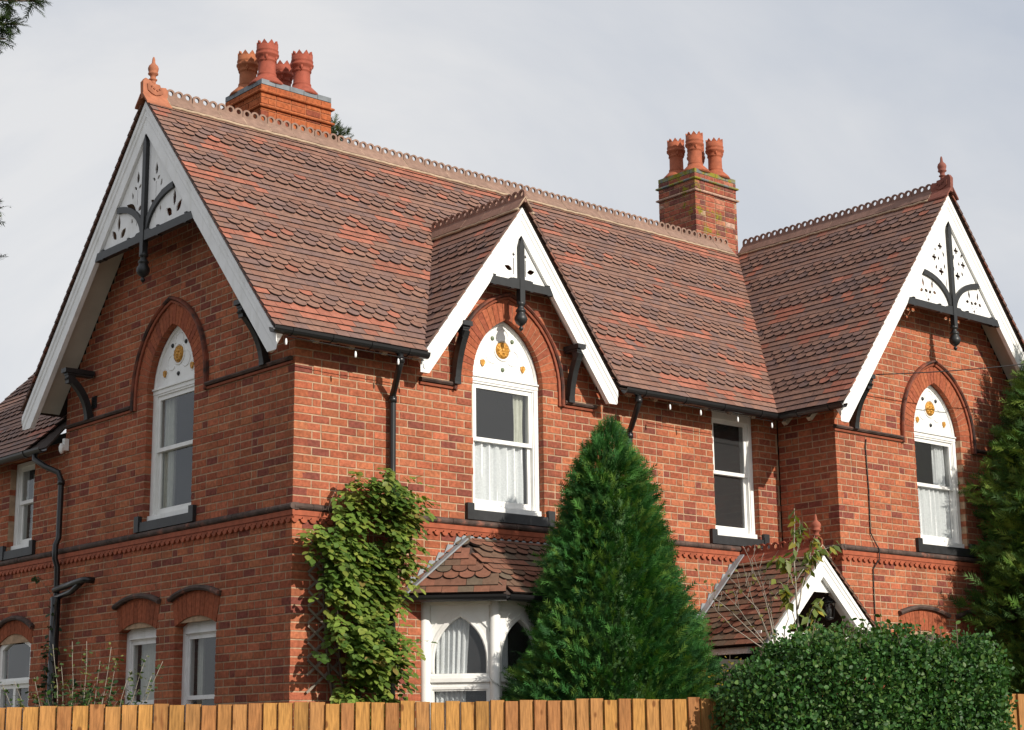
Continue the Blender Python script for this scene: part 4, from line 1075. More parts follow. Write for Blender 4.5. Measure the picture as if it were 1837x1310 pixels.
arched_window(LEFT,LW,'pointed-arch sash window in the shaded gable',M['white'],house,boss='black')
arched_window(FRONT,FWc,'pointed-arch sash window under the central gablet',M['white'],house)
arched_window(BAYF,BW,'pointed-arch sash window in the right gable',M['white'],house,boss='black')
curtain(FRONT,FWc-.37,FWc+.33,3.72,4.40,-.165,6,.020,M['net'],'white net curtain in the lower sash of the central gablet window','net curtain','net_curtain')
curtain(FRONT,FWc+.22,FWc+.36,4.40,5.02,-.19,3,.02,M['curtain'],'pale curtain drawn aside in the upper sash of the central gablet window','curtain','curtain')
curtain(BAYF,BW-.37,BW+.36,3.72,4.42,-.165,7,.018,M['net'],'lace net curtain in the lower sash of the right gable window','net curtain','net_curtain')
curtain(BAYF,BW+.14,BW+.36,4.40,5.02,-.19,4,.02,M['net'],'pale curtain drawn aside in the upper sash of the right gable window','curtain','curtain')
curtain(LEFT,LW-.37,LW-.18,3.72,5.02,-.19,4,.02,M['curtain'],'pale curtain hanging inside the shaded gable window, far side','curtain','curtain')
# plain first-floor sash
def plain_sash(F,u0,u1,z0,z1,zm,label,wm,parent,sill=True,top=.05,dfr=-.078):
    wn=link('window',None,parent,label=label); mb=MB()
    fbox(mb,F,u0+.001,u0+.06,z0,z1,-.21,dfr); fbox(mb,F,u1-.06,u1-.001,z0,z1,-.21,dfr); fbox(mb,F,u0+.06,u1-.06,z1-top,z1,-.21,dfr+.001)
    fbox(mb,F,u0+.06,u0+.078,z0,z1,-.21,dfr-.012); fbox(mb,F,u1-.078,u1-.06,z0,z1,-.21,dfr-.012)
    fbox(mb,F,u0+.001,u1-.001,z0-.03,z0+.028,-.21,dfr+.03); mb.obj('frame',wm,wn)
    sash_set(F,wn,u0+.078,u1-.078,z0+.028,zm,z1-top-.0,wm,d=dfr-.022)
    if sill: sill_black(F,(u0+u1)/2,(u1-u0)/2+.10,z0-.085,wn)
    return wn
plain_sash(FRONT,MW0,MW1,WB+.07,5.16,4.41,'tall sash window beside the projecting gable',M['white'],house,top=.10)
plain_sash(EXTW,-6.25,-5.59,WB+.07,4.71,4.22,'sash window in the rear wing wall',M['white'],house)
curtain(EXTW,-6.14,-5.95,3.72,4.6,-.27,4,.02,M['curtain'],'pale curtain inside the upper rear wing window')
def seg_window(F,cu,hw,zs,rise,label,zb,zm,parent):
    wn=link('window',None,parent,label=label); mb=MB(); d=-.10
    r=(hw*hw+rise*rise)/(2*rise); top=[(cu+t,zs+math.sqrt(r*r-t*t)-(r-rise)-.003) for t in np.linspace(hw-.001,-hw+.001,11)]
    prism(mb,F,[[(cu+hw-.001,zs-.06)]+top+[(cu-hw+.001,zs-.06)]],-.20,d); fbox(mb,F,cu-hw+.04,cu+hw-.04,zs-.09,zs-.06,-.19,d-.02)
    fbox(mb,F,cu-hw+.06,cu+hw-.06,zs-.074,zs-.06,-.15,d+.008)
    for s_ in (-1,1):
        u0,u1=sorted((cu+s_*(hw-.001),cu+s_*(hw-.05))); fbox(mb,F,u0,u1,zb,zs-.06,-.20,d)
        u0,u1=sorted((cu+s_*(hw-.05),cu+s_*(hw-.07))); fbox(mb,F,u0,u1,zb,zs-.06,-.20,d-.015)
    mb.obj('frame',M['white_old'],wn)
    sash_set(F,wn,cu-hw+.07,cu+hw-.07,zb,zm,zs-.08,M['white_old'],rail=.022,d=d-.03,bot=.05)
    return wn
seg_window(LEFT,GW[0][0],GW[0][1],2.48,.09,'ground-floor sash window nearest the house corner',1.25,1.76,house)
seg_window(LEFT,GW[1][0],GW[1][1],2.48,.09,'ground-floor sash window second from the house corner',1.25,1.74,house)
seg_window(BAYF,8.68,.42,2.48,.09,'arched ground-floor window behind the hedge',1.2,1.9,house); seg_window(BAYF,9.86,.42,2.48,.09,'arched ground-floor window behind the right conifer',1.2,1.9,house)
curtain(LEFT,GW[0][0]-.34,GW[0][0]-.24,1.3,2.4,-.26,3,.015,M['curtain'],'pale curtain edge inside the ground-floor window nearest the corner')
curtain(LEFT,GW[1][0]-.34,GW[1][0]+.02,1.3,2.4,-.26,6,.015,M['curtain'],'pale curtain inside the ground-floor window second from the corner')
# arched ground-floor window of the rear wing
wn=link('window',None,house,label='low arched white window of the rear wing'); mb=MB(); cu,hw,zs=-5.93,.46,2.48; r=(hw*hw+.14**2)/(.28)
arc=lambda h,o:[(cu+t,zs+math.sqrt(r*r-t*t)-(r-.14)-o) for t in np.linspace(h,-h,13)]
prism(mb,EXTW,[[(cu+hw-.002,1.3)]+arc(hw-.002,.003)+[(cu-hw+.002,1.3)],[(cu+hw-.09,2.10)]+arc(hw-.09,.09)+[(cu-hw+.09,2.10)],[(cu-hw+.09,1.35),(cu-.03,1.35),(cu-.03,1.98),(cu-hw+.09,1.98)],[(cu+.03,1.35),(cu+hw-.09,1.35),(cu+hw-.09,1.98),(cu+.03,1.98)]],-.1,-.04); mb.obj('frame',M['white'],wn)
mb=MB(); fbox(mb,EXTW,cu-hw+.03,cu+hw-.03,2.03,2.07,-.04,-.01); mb.obj('transom',M['white'],wn)
mb=MB(); mb.add([EXTW(cu-hw+.05,1.32,-.085),EXTW(cu+hw-.05,1.32,-.07),EXTW(cu+hw-.05,2.5,-.07),EXTW(cu-hw+.05,2.5,-.07)],[(0,1,2,3)]); mb.obj('pane',M['glass'],wn)

# ------------------------------------------------------------------ canted bay window
CW=[(1.60,0),(2.09,-.49),(3.43,-.49),(3.92,0)]
def gothic_face(F,L,nl,parent,label):
    fp=link('window_face',None,parent,label=label) if False else parent
    mb=MB(); w=L/nl; loops=[[(0.0,.3),(L,.3),(L,2.62),(0.0,2.62)]]; panes=[]
    for i in range(nl):
        c=w*(i+.5); a=w/2-.088
        g_=gothic(c,2.08,a,a*.85,8); loops.append([(c+a,1.95)]+g_+[(c-a,1.95)]); loops.append([(c-a,1.0),(c+a,1.0),(c+a,1.78),(c-a,1.78)])
        panes.append((c,a))
    prism(mb,F,loops,-.07,0)
    for c,a in panes:
        fbox(mb,F,c-a-.05,c+a+.05,1.865,1.905,.0,.028); fbox(mb,F,c-a-.03,c+a+.03,1.905,1.93,.0,.014)
        sweep(mb,F,[(c+a+.022,1.96)]+gothic(c,2.08,a+.022,a*.85,8)+[(c-a-.022,1.96)],[(-.022,.0),(-.022,.010),(.010,.014),(.016,.0)])
        for s_ in (-1,1):   # raised spandrel fillets
            sweep(mb,F,[(c+s_*(a+.055),2.28),(c+s_*(a+.02),2.40),(c+s_*(a*.52),2.54)],[(-.006,0),(-.006,.012),(.006,.012),(.006,0)])
            sweep(mb,F,[(c+s_*(a*.55),2.56),(c+s_*(a+.06),2.56),(c+s_*(a+.06),2.34)],[(-.005,0),(-.005,.010),(.005,.010),(.005,0)])
        sweep(mb,F,[(c-a-.03,1.02),(c-a-.03,1.81),(c+a+.03,1.81),(c+a+.03,1.02)],[(-.014,0),(-.014,.012),(.014,.012),(.014,0)])
    fbox(mb,F,.0,L,2.62,2.70,-.07,.03)
    mb.obj('frame',M['white'],parent)
    for c,a in panes:
        g_=MB(); g_.add([F(c-a,1.0,-.045),F(c+a,1.0,-.045),F(c+a,2.5,-.045),F(c-a,2.5,-.045)],[(0,1,2,3)]); g_.obj('pane',M['glass'],parent)
    for u in [0]+[w*i for i in range(1,nl)]+[L]:
        p=MB(); fbox(p,F,u-.045,u+.045,.3,2.62,-.03,.034) if 0<u<L else None
        if 0<u<L: p.obj('mullion',M['white'],parent)
FCL=Frame((*CW[0],0),(CW[1][0]-CW[0][0],CW[1][1]-CW[0][1],0)); FCF=Frame((*CW[1],0),(1,0,0)); FCR=Frame((*CW[2],0),(1,1,0))
gothic_face(FCL,math.hypot(.49,.49),1,bay_part,''); gothic_face(FCF,CW[2][0]-CW[1][0],2,bay_part,''); gothic_face(FCR,math.hypot(.49,.49),1,bay_part,'')
for c in CW:
    mb=MB(); tube(mb,[(c[0],c[1],.3),(c[0],c[1]-.005,2.70)],.055,8); mb.obj('corner_post',M['white'],bay_part)
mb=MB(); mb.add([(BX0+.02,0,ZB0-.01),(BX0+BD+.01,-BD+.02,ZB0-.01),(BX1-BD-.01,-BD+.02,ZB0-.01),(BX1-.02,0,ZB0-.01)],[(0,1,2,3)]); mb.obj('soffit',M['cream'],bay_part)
mb=MB()
for p0,p1,sd in (((BX0-.03,.0,ZB0-.0),(BX0+BD-.01,-BD-.03,ZB0),(-.7071,-.7071,0)),((BX0+BD-.01,-BD-.035,ZB0-.001),(BX1-BD+.01,-BD-.035,ZB0-.001),(0,-1,0)),((BX1-BD+.01,-BD-.03,ZB0),(BX1+.03,0,ZB0),(.7071,-.7071,0))): extrude3(mb,p0,p1,sd,GP)
mb.obj('gutter',M['gutter'],bay_part)
# lead flashing, stepped at the side
mb=MB(); fbox(mb,FRONT,2.06,BX1-.74,3.29,3.355,.004,.024)
for i in range(6):
    u=1.36+.118*i; z=2.80+.088*i
    prism(mb,FRONT,[[(u-.02,z-.05),(u+.18,z+.10),(u+.05,z+.10)]],.003,.014)
sweep(mb,FRONT,[(1.30,2.73),(2.08,3.32)],[(-.012,.0),(-.012,.10),(.004,.10),(.004,0)])
mb.obj('flashing',M['lead'],bay_part)
curtain(FCL,.10,.44,1.0,2.5,-.085,6,.014,M['net'],'white curtain drawn aside in the bay window',u1b=.37)
curtain(FCF,.10,.24,1.0,2.5,-.085,4,.014,M['net'],'white curtain at the front light of the bay window')
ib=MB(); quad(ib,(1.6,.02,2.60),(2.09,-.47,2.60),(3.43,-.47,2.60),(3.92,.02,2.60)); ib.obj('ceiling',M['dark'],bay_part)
bs=MB(); 
for F,L in ((FCL,.69),(FCF,1.34),(FCR,.69)): fbox(bs,F,0,L,-.4,.3,-.1,.02)
bs.obj('plinth',M['brick'],bay_part)

# ------------------------------------------------------------------ porch
FPF=Frame((0,PYF+.30,0),(1,0,0))
gable(FPF,PX,PK,PZR,PHW-.04,.27,.17,2.90,porch,'porch',M['white'])
for (x,nm) in ((PX-PHW+.20,'post'),(PX+PHW-.45,'post')):
    mb=MB(); fbox(mb,FPF,x-.05,x+.05,-.4,2.42,.10,.20); fbox(mb,FPF,x-.07,x+.07,2.28,2.34,.08,.22); mb.obj(nm,M['white'],porch)
mb=MB(); fbox(mb,FPF,PX-PHW+.10,PX+PHW-.32,2.32,2.44,.11,.19); 
for s_ in (-1,1):
    pts=[(PX+s_*(PHW-.34)-( .12 if s_>0 else 0)+ -s_*.38*(1-math.cos(t)) ,2.06+.30*math.sin(t)) for t in np.linspace(0,R_(88),8)]
    sweep(mb,FPF,pts,[(-.03,.11),(-.03,.18),(.03,.18),(.03,.11)])
mb.obj('beam',M['white'],porch)
mb=MB(); fbox(mb,Frame((PX-PHW+.05,0,0),(0,-1,0)),0,-PYF-.25,2.20,2.30,-.05,.02); fbox(mb,Frame((PX-PHW+.15,0,0),(0,-1,0)),0,-PYF-.3,-.4,1.2,-.06,.02); mb.obj('side_frame',M['white_old'],porch)
mb=MB()
for i in range(8):
    u=PX-PHW+.05+.125*i; z=PZR-PHW*PK+.10+.12*i
    prism(mb,FRONT,[[(u-.05,z-.03),(u+.10,z+.10),(u+.0,z+.10)]],.003,.012)
sweep(mb,FRONT,[(PX-PHW-.05,PZR-PHW*PK+.02),(PX-.03,PZR+.08)],[(-.012,.0),(-.012,.10),(.004,.10),(.004,0)])
mb.obj('flashing',M['lead'],porch)
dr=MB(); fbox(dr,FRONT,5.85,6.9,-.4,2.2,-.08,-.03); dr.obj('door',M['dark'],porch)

# ------------------------------------------------------------------ small things on the walls
ln=empty('lantern','black hanging lantern inside the white porch gable','lantern')
lx,ly,lz=6.62,-1.06,2.72
mb=MB(); 
for a,b in ((-.055,-.055),(.055,-.055),(.055,.055),(-.055,.055)): tube(mb,[(lx+a*.7,ly+b*.7,lz-.09),(lx+a,ly+b,lz+.08)],.006,5)
lathe(mb,[(.095,.08),(.08,.10),(.03,.15),(.012,.16),(.018,.18),(.002,.21)],(lx,ly,lz),8); lathe(mb,[(.02,-.12),(.055,-.10),(.055,-.085)],(lx,ly,lz),8); tube(mb,[(lx,ly,lz+.2),(lx,ly,lz+.34)],.006,5)
mb.obj('lantern_cage',M['black'],ln); mb=MB(); lathe(mb,[(.04,-.085),(.055,.075)],(lx,ly,lz),4); mb.obj('lantern_glass',M['glass'],ln)
vt=MB(); fbox(vt,LEFT,-4.13,-4.02,5.07,5.21,.002,.012)
for i in range(5): fbox(vt,LEFT,-4.115,-4.035,5.085+.024*i,5.095+.024*i,.012,.022)
vt.obj('air_vent',M['black'],house)
sec=empty('security_light','small white lamp fixed under the eaves of the rear wing','lamp')
mb=MB(); fbox(mb,LEFT,-4.72,-4.66,4.66,4.80,.005,.06); mb.obj('lamp_body',M['white'],sec); mb=MB(); lathe(mb,[(.01,0),(.03,.03),(.035,.08),(.02,.12)],LEFT(-4.69,4.62,.08),10); mb.obj('lamp_glass',M['white'],sec)
cb=MB(); tube(cb,[BAYF(7.72,4.84,.012),BAYF(7.70,4.75,.012),BAYF(7.715,4.2,.012),BAYF(7.70,3.7,.012),BAYF(7.78,3.56,.03),BAYF(7.80,3.50,.055),BAYF(7.79,3.38,.05),BAYF(7.71,3.26,.014),BAYF(7.70,2.9,.012),BAYF(7.69,1.2,.012)],.008,6)
cb.obj('wall_cable',M['wire'],label='thin black cable running down the sunlit right gable wall',cat='cable')
cb=MB(); a=BAYF(7.56,5.57,.34); b=np.array([12.6,-2.4,6.55]); pts=[a+(b-a)*t+np.array([0,0,-.10*4*t*(1-t)]) for t in np.linspace(0,1,14)]; tube(cb,pts,.007,5)
cb.obj('overhead_wire',M['wire'],label='thin black wire strung across the right gable',cat='wire')

# ================================================================== FENCE
FS=np.array([-2.903,-1.148]); FD=np.array([.91215,-.40986]); FN=np.array([FD[1],-FD[0]])   # FN towards the viewer
if FN@ (CAM[:2]-FS)<0: FN=-FN
def fz(t): return 1.582+.0078*t
fence=empty('board_fence','honey-coloured feather-edge board fence along the garden front','fence')
def board_mesh(ci):
    r=random.Random(ci); mb=MB(); k=r.uniform(.74,1.12); c=(.345*k,.165*k*r.uniform(.90,1.05),.055*k*r.uniform(.85,1.1))
    mb.add([(-.066,0,-2),(.066,0,-2),(.066,0,0),(-.066,0,0),(-.066,-.030,-2),(.066,-.008,-2),(.066,-.008,0),(-.066,-.030,0)],BOXF,c); return mb.mesh('board',M['fence'])
BM=[board_mesh(i) for i in range(9)]
fang=math.atan2(FD[1],FD[0]); t=-1.6; rd=random.Random(5)
while t<9.6:
    w_=rd.choice([.118,.122,.125,.125,.128]); 
    p=FS+FD*(t+w_/2)
    link('board',BM[rd.randrange(9)],fence,mw=Matrix.Translation((p[0],p[1],fz(t)+rd.uniform(-.010,.010)))@Matrix.Rotation(fang,4,'Z')@Matrix.Rotation(rd.uniform(-.006,.006),4,'Y')@Matrix.Rotation(R_(2.0),4,'Z')@Matrix.Diagonal((w_/.136,1,1,1)))
    t+=w_
for dz in (-.3,-1.5):
    mb=MB(); a=FS+FD*-1.6-FN*.035; b=FS+FD*9.6-FN*.035
    extrude3(mb,(a[0],a[1],fz(-1.6)+dz),(b[0],b[1],fz(9.6)+dz),(-FN[0],-FN[1],0),[(-.02,-.04),(.04,-.04),(.02,.04),(-.02,.04)],(.42,.22,.08)); mb.obj('rail',M['fence'],fence)
mb=MB()
for tt in np.arange(-1.2,9.6,2.4):
    p=FS+FD*tt-FN*.10; mb=MB(); mb.add([(p[0]-.05,p[1]-.05,-.4),(p[0]+.05,p[1]-.05,-.4),(p[0]+.05,p[1]+.05,-.4),(p[0]-.05,p[1]+.05,-.4),(p[0]-.05,p[1]-.05,1.5),(p[0]+.05,p[1]-.05,1.5),(p[0]+.05,p[1]+.05,1.5),(p[0]-.05,p[1]+.05,1.5)],BOXF,(.4,.22,.08)); mb.obj('post',M['fence'],fence)

# ================================================================== PLANTS
def foliage(name,material,parent,tv,tf,pos,dirs,nrm,scale,cols,kind=None,label=None,cat=None):
    """instances of a small leaf template (x width, y length, z normal) baked into one mesh"""
    tv=np.asarray(tv,float); n=len(pos); k=len(tv)
    y=dirs/np.linalg.norm(dirs,axis=1,keepdims=True); x=np.cross(y,nrm); x/=np.linalg.norm(x,axis=1,keepdims=True)+1e-9; z=np.cross(x,y)
    sc_=np.asarray(scale).reshape(-1,1,1)
    V=(pos[:,None,:]+sc_*(tv[None,:,0:1]*x[:,None,:]+tv[None,:,1:2]*y[:,None,:]+tv[None,:,2:3]*z[:,None,:])).reshape(-1,3)
    me=bpy.data.meshes.new(name); fl=[len(f) for f in tf]; nf=len(tf)
    idx=np.concatenate([np.array(f) for f in tf]); L=len(idx)
    me.vertices.add(n*k); me.vertices.foreach_set('co',V.astype(np.float32).ravel())
    me.loops.add(n*L); me.loops.foreach_set('vertex_index',(idx[None,:]+(np.arange(n)*k)[:,None]).ravel().astype(np.int32))
    st=np.concatenate([[0],np.cumsum(fl)[:-1]]); me.polygons.add(n*nf)
    me.polygons.foreach_set('loop_start',(st[None,:]+(np.arange(n)*L)[:,None]).ravel().astype(np.int32))
    me.update(calc_edges=True); me.validate()
    ca=me.color_attributes.new('Col','FLOAT_COLOR','POINT'); arr=np.ones((n*k,4),np.float32); arr[:,:3]=np.repeat(np.asarray(cols),k,axis=0); ca.data.foreach_set('color',arr.ravel())
    me.materials.append(material)
    return link(name,me,parent,kind,label,cat)
def unit(a): return a/(np.linalg.norm(a,axis=1,keepdims=True)+1e-9)
def palette(n,cs,var=.18):
    cs=np.array(cs); c=cs[rng.integers(0,len(cs),n)]; return np.clip(c*(1+rng.normal(0,var,(n,1))),.004,.8)
# templates
OV_V=[(0,0,0),(.30,.28,.05),(.36,.55,.06),(.2,.85,.03),(0,1,-.02),(-.2,.85,.03),(-.36,.55,.06),(-.30,.28,.05),(0,.5,0)]
OV_F=[(0,1,8),(1,2,8),(2,3,8),(3,4,8),(4,5,8),(5,6,8),(6,7,8),(7,0,8)]
LF_V=[(0,0,0),(.26,.45,.06),(0,1,0),(-.26,.45,.06)]; LF_F=[(0,1,2),(0,2,3)]
def spray_template(n=6,seed=1):
    r=random.Random(seed); V=[];Fc=[]
    def blade(x0,y0,ang,L,wd,z):
        o=len(V); c,s=math.sin(ang),math.cos(ang)
        V.extend([(x0-wd*s,y0+wd*c,z),(x0+wd*s,y0-wd*c,z),(x0+L*c,y0+L*s,z+r.uniform(-.08,.08))]); Fc.append((o,o+1,o+2))
    blade(0,0,0,1,.045,0)
    for i in range(n):
        f=.12+.75*i/n
        for sd in (-1,1): blade(0,f,sd*R_(r.uniform(32,48)),(.46-.30*f)*r.uniform(.8,1.15),.035,r.uniform(-.05,.05))
    return V,Fc
SPR=[spray_template(6,i) for i in range(3)]

def conifer(name,label,cx,cy,zb,lobes,n,cols,spl,droop=.55,clump=.10,trunk=True,seed=1,scale_var=(.6,1.45)):
    """lobes: list of (ox,oy,ztop,[(h below top, radius)...],weight)"""
    root=empty(name,label,'tree')
    ph=rng.random(8)*6
    mb=MB(); tube(mb,[(cx,cy,zb),(cx+.02,cy,zb+1.2),(cx,cy,lobes[0][2]-.5)],[.09,.07,.015],8); mb.obj('trunk',M['bark'],root)
    allp=[];alld=[];alln=[]
    wsum=sum(l[4] for l in lobes)
    for (ox,oy,zt,prof,wt) in lobes:
        m_=int(n*wt/wsum); hs=np.array([p[0] for p in prof]); rs=np.array([p[1] for p in prof])
        H=min(hs[-1],zt-zb)
        # area-weighted heights
        g_=np.linspace(0,H,400); rr=np.interp(g_,hs,rs)+.03; cdf=np.cumsum(rr); cdf/=cdf[-1]
        h=np.interp(rng.random(m_),cdf,g_); a=rng.random(m_)*2*math.pi; r=np.interp(h,hs,rs)
        lump=1+clump*(np.sin(3*a+ph[0]+4*h)+np.sin(5*a-ph[1]+7*h)*.7+np.sin(2*a+ph[2]-9*h)*.6+np.sin(9*a+ph[3]+15*h)*.4)
        depth=rng.random(m_)**2*.42; out_t=rng.random(m_)<.07; depth=np.where(out_t,-rng.uniform(.0,.16,m_),depth)
        rad=r*lump*(1-depth)
        P=np.stack([cx+ox+rad*np.cos(a),cy+oy+rad*np.sin(a),zt-h],1)
        D=np.stack([np.cos(a),np.sin(a),np.full(m_,droop)],1)+rng.normal(0,.28,(m_,3))
        near=np.clip(1-h/.5,0,1)[:,None]; D=D*(1-near)+np.array([[0,0,1.]])*near*1.2+D*near*.25
        allp.append(P);alld.append(unit(D)); alln.append(unit(np.stack([-np.sin(a),np.cos(a),np.zeros(m_)],1)*rng.choice([-1,1],(m_,1))+rng.normal(0,.7,(m_,3))+np.array([[0,0,.5]])))
    P=np.concatenate(allp);D=np.concatenate(alld);Nn=np.concatenate(alln); m_=len(P)
    tone=np.sin(P[:,0]*7+P[:,2]*5)*np.sin(P[:,1]*6-P[:,2]*8+1)
    C_=palette(m_,cols)*(1+.22*tone[:,None])
    g3=rng.integers(0,3,m_)
    crown=link('crown',None,root)
    for q in range(3):
        s=g3==q; foliage('foliage',M['conifer'],crown,*SPR[q],P[s],D[s],Nn[s],spl*rng.uniform(*scale_var,s.sum()),C_[s],kind='stuff')
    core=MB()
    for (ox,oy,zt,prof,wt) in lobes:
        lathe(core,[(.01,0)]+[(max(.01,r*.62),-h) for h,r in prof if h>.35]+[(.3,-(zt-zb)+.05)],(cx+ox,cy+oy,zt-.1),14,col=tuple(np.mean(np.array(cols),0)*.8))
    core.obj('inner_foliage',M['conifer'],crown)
    return root
CP=[(0,.04),(.13,.12),(.30,.21),(.60,.33),(.77,.38),(1.10,.46),(1.23,.50),(1.77,.66),(2.35,.79),(2.95,.90),(3.8,.97),(4.95,.85)]
conifer('conifer_tree','dense dark green conical conifer in front of the central wall',3.02,-1.20,-.4,[(0,0,4.38,CP,1.0),(.27,-.24,3.50,[(0,.02),(.2,.08),(.5,.17),(1.0,.27),(1.8,.38)],.10),(-.12,.10,3.85,[(0,.02),(.2,.08),(.6,.2),(1.2,.3)],.1)],24000,[(.040,.135,.030),(.030,.110,.026),(.065,.175,.034),(.025,.088,.024),(.11,.20,.034)],.15,clump=.085)
RP=[(0,.05),(.5,.28),(1.0,.5),(1.6,.72),(2.2,.92),(2.8,1.0),(4.0,1.15),(5.2,1.25),(7,1.1)]
conifer('cypress_tree','yellow-green loose conifer at the right edge in front of the gable',10.65,-1.72,-.4,[(0,0,6.35,RP,1.0),(-.62,-.15,4.75,[(0,.04),(.3,.2),(.8,.4),(1.6,.5)],.12),(-.70,-.75,3.3,[(0,.04),(.3,.25),(.8,.45),(1.8,.6)],.15)],15000,[(.06,.125,.02),(.10,.17,.026),(.045,.10,.02),(.14,.20,.032),(.035,.08,.018)],.22,droop=.30,clump=.16)

# hedge
def hedge():
    root=empty('privet_hedge','clipped glossy green privet hedge growing over the fence','hedge')
    A=FS+FD*6.02+FN*.18; B=FS+FD*7.64+FN*.18; L=np.linalg.norm(B-A); n=52000
    s=rng.random(n)*(L+1.1)-.55; sx=np.clip(s,0,L); endk=np.clip((np.abs(s-np.clip(s,0,L)))/.55,0,.999)
    ang=rng.random(n)*math.pi    # 0 viewer side -> top -> back side
    hw=.52*np.sqrt(1-endk**2)+.02; s=np.where(s>L,L+(s-L)*.75,s)
    prof_u=np.sign(np.cos(ang))*np.abs(np.cos(ang))**.45; prof_z=np.abs(np.sin(ang))**.45
    ztop=1.93+.07*np.sin(s*3.1+.5)+.07*np.sin(s*7.7)+.05*np.sin(s*19+1)+.16*np.clip(s/L/.6,0,1)-.34*endk**3-.10*np.clip((s-L*.80)/.8,0,1)
    low=rng.random(n)
    z=np.where(low<.45, -.3+ (ztop+.3)*rng.random(n), .7+(ztop-.7)*prof_z)
    u=np.where(low<.45, np.sign(rng.random(n)-.12)*hw, prof_u*hw)
    bc=np.column_stack([rng.uniform(-.5,L+.5,70),rng.uniform(-.2,2.1,70)]); bw_=rng.uniform(-.12,.16,70); lump=np.ones(n)
    for (bs_,bz_),ww in zip(bc,bw_): lump+=ww*np.exp(-((s-bs_)**2+(z-bz_)**2)/(2*.14**2))
    dep=1-rng.random(n)**2*.25
    P2=A[None,:]+FD[None,:]*(s*np.where((s<0)|(s>L),1,1))[:,None]+FN[None,:]*(u*lump*dep)[:,None]
    P=np.column_stack([P2+rng.normal(0,.04,(n,2)),z+rng.normal(0,.05,n)])
    out_=np.column_stack([FN[0]*u/.5+FD[0]*np.sign(s-L/2)*endk,FN[1]*u/.5+FD[1]*np.sign(s-L/2)*endk,np.clip((z-1.6)*1.6,.1,1.2)])
    D=unit(unit(out_)*.6+rng.normal(0,.6,(n,3))+np.array([[0,0,.25]])); Nn=unit(unit(out_)+rng.normal(0,.55,(n,3))+np.array([[0,0,.4]]))
    C_=palette(n,[(.036,.105,.022),(.028,.085,.02),(.052,.13,.026),(.038,.11,.024),(.085,.155,.035)])
    foliage('foliage',M['privet'],root,OV_V,OV_F,P,D,Nn,.039*rng.uniform(.6,1.35,n),C_,kind='stuff')
    # upright shoots breaking the top line
    mb=MB(); SP=[];SD=[];SN=[]
    for i in range(95):
        q=rng.random()*(L+.5)-.25; uu=rng.uniform(-.35,.5); b=A+FD*q+FN*uu; z0=1.88+.07*math.sin(q*3.1+.5)+.16*min(1,q/L/.6)-.1*max(0,(q-L*.8)/.8)-(.25 if q>L or q<0 else 0); h=rng.uniform(.05,.30)-.12*max(0,abs(uu)-.3)/.2; tip=np.array([b[0]+rng.normal(0,.05),b[1]+rng.normal(0,.05),z0+h])
        base=np.array([b[0],b[1],z0-.1]); tube(mb,[base,(base+tip)/2,tip],.004,4)
        for f in np.linspace(.25,1,6):
            for _ in range(2): SP.append(base+(tip-base)*f); SD.append([rng.normal(0,1),rng.normal(0,1),.6]); SN.append([rng.normal(0,.5),rng.normal(0,.5),1])
    mb.obj('stems',M['bark'],root,kind='stuff')
    m_=len(SP); foliage('shoots',M['privet'],root,OV_V,OV_F,np.array(SP),unit(np.array(SD)),unit(np.array(SN)),.05*rng.uniform(.7,1.2,m_),palette(m_,[(.05,.11,.02),(.08,.14,.03)]),kind='stuff')
    cr_=MB(); pts=[]
    for k in range(7):
        q=A+FD*(-.2+(L+.4)*k/6); pts.append((q[0],q[1]))
    V=[];Fc=[]
    prof=[(.36,-.4),(.38,1.3),(.22,1.62),(-.22,1.62),(-.38,1.3),(-.36,-.4)]
    for (x,y) in pts:
        for (uu,zz) in prof: V.append((x+FN[0]*uu,y+FN[1]*uu,zz))
    for k in range(6):
        for j in range(5): Fc.append((k*6+j,k*6+j+1,k*6+6+j+1,k*6+6+j))
    Fc+= [tuple(range(6)),tuple(range(36,42))]
    cr_.add(V,Fc,(.022,.06,.016)); cr_.obj('inner_foliage',M['privet'],root)
hedge()

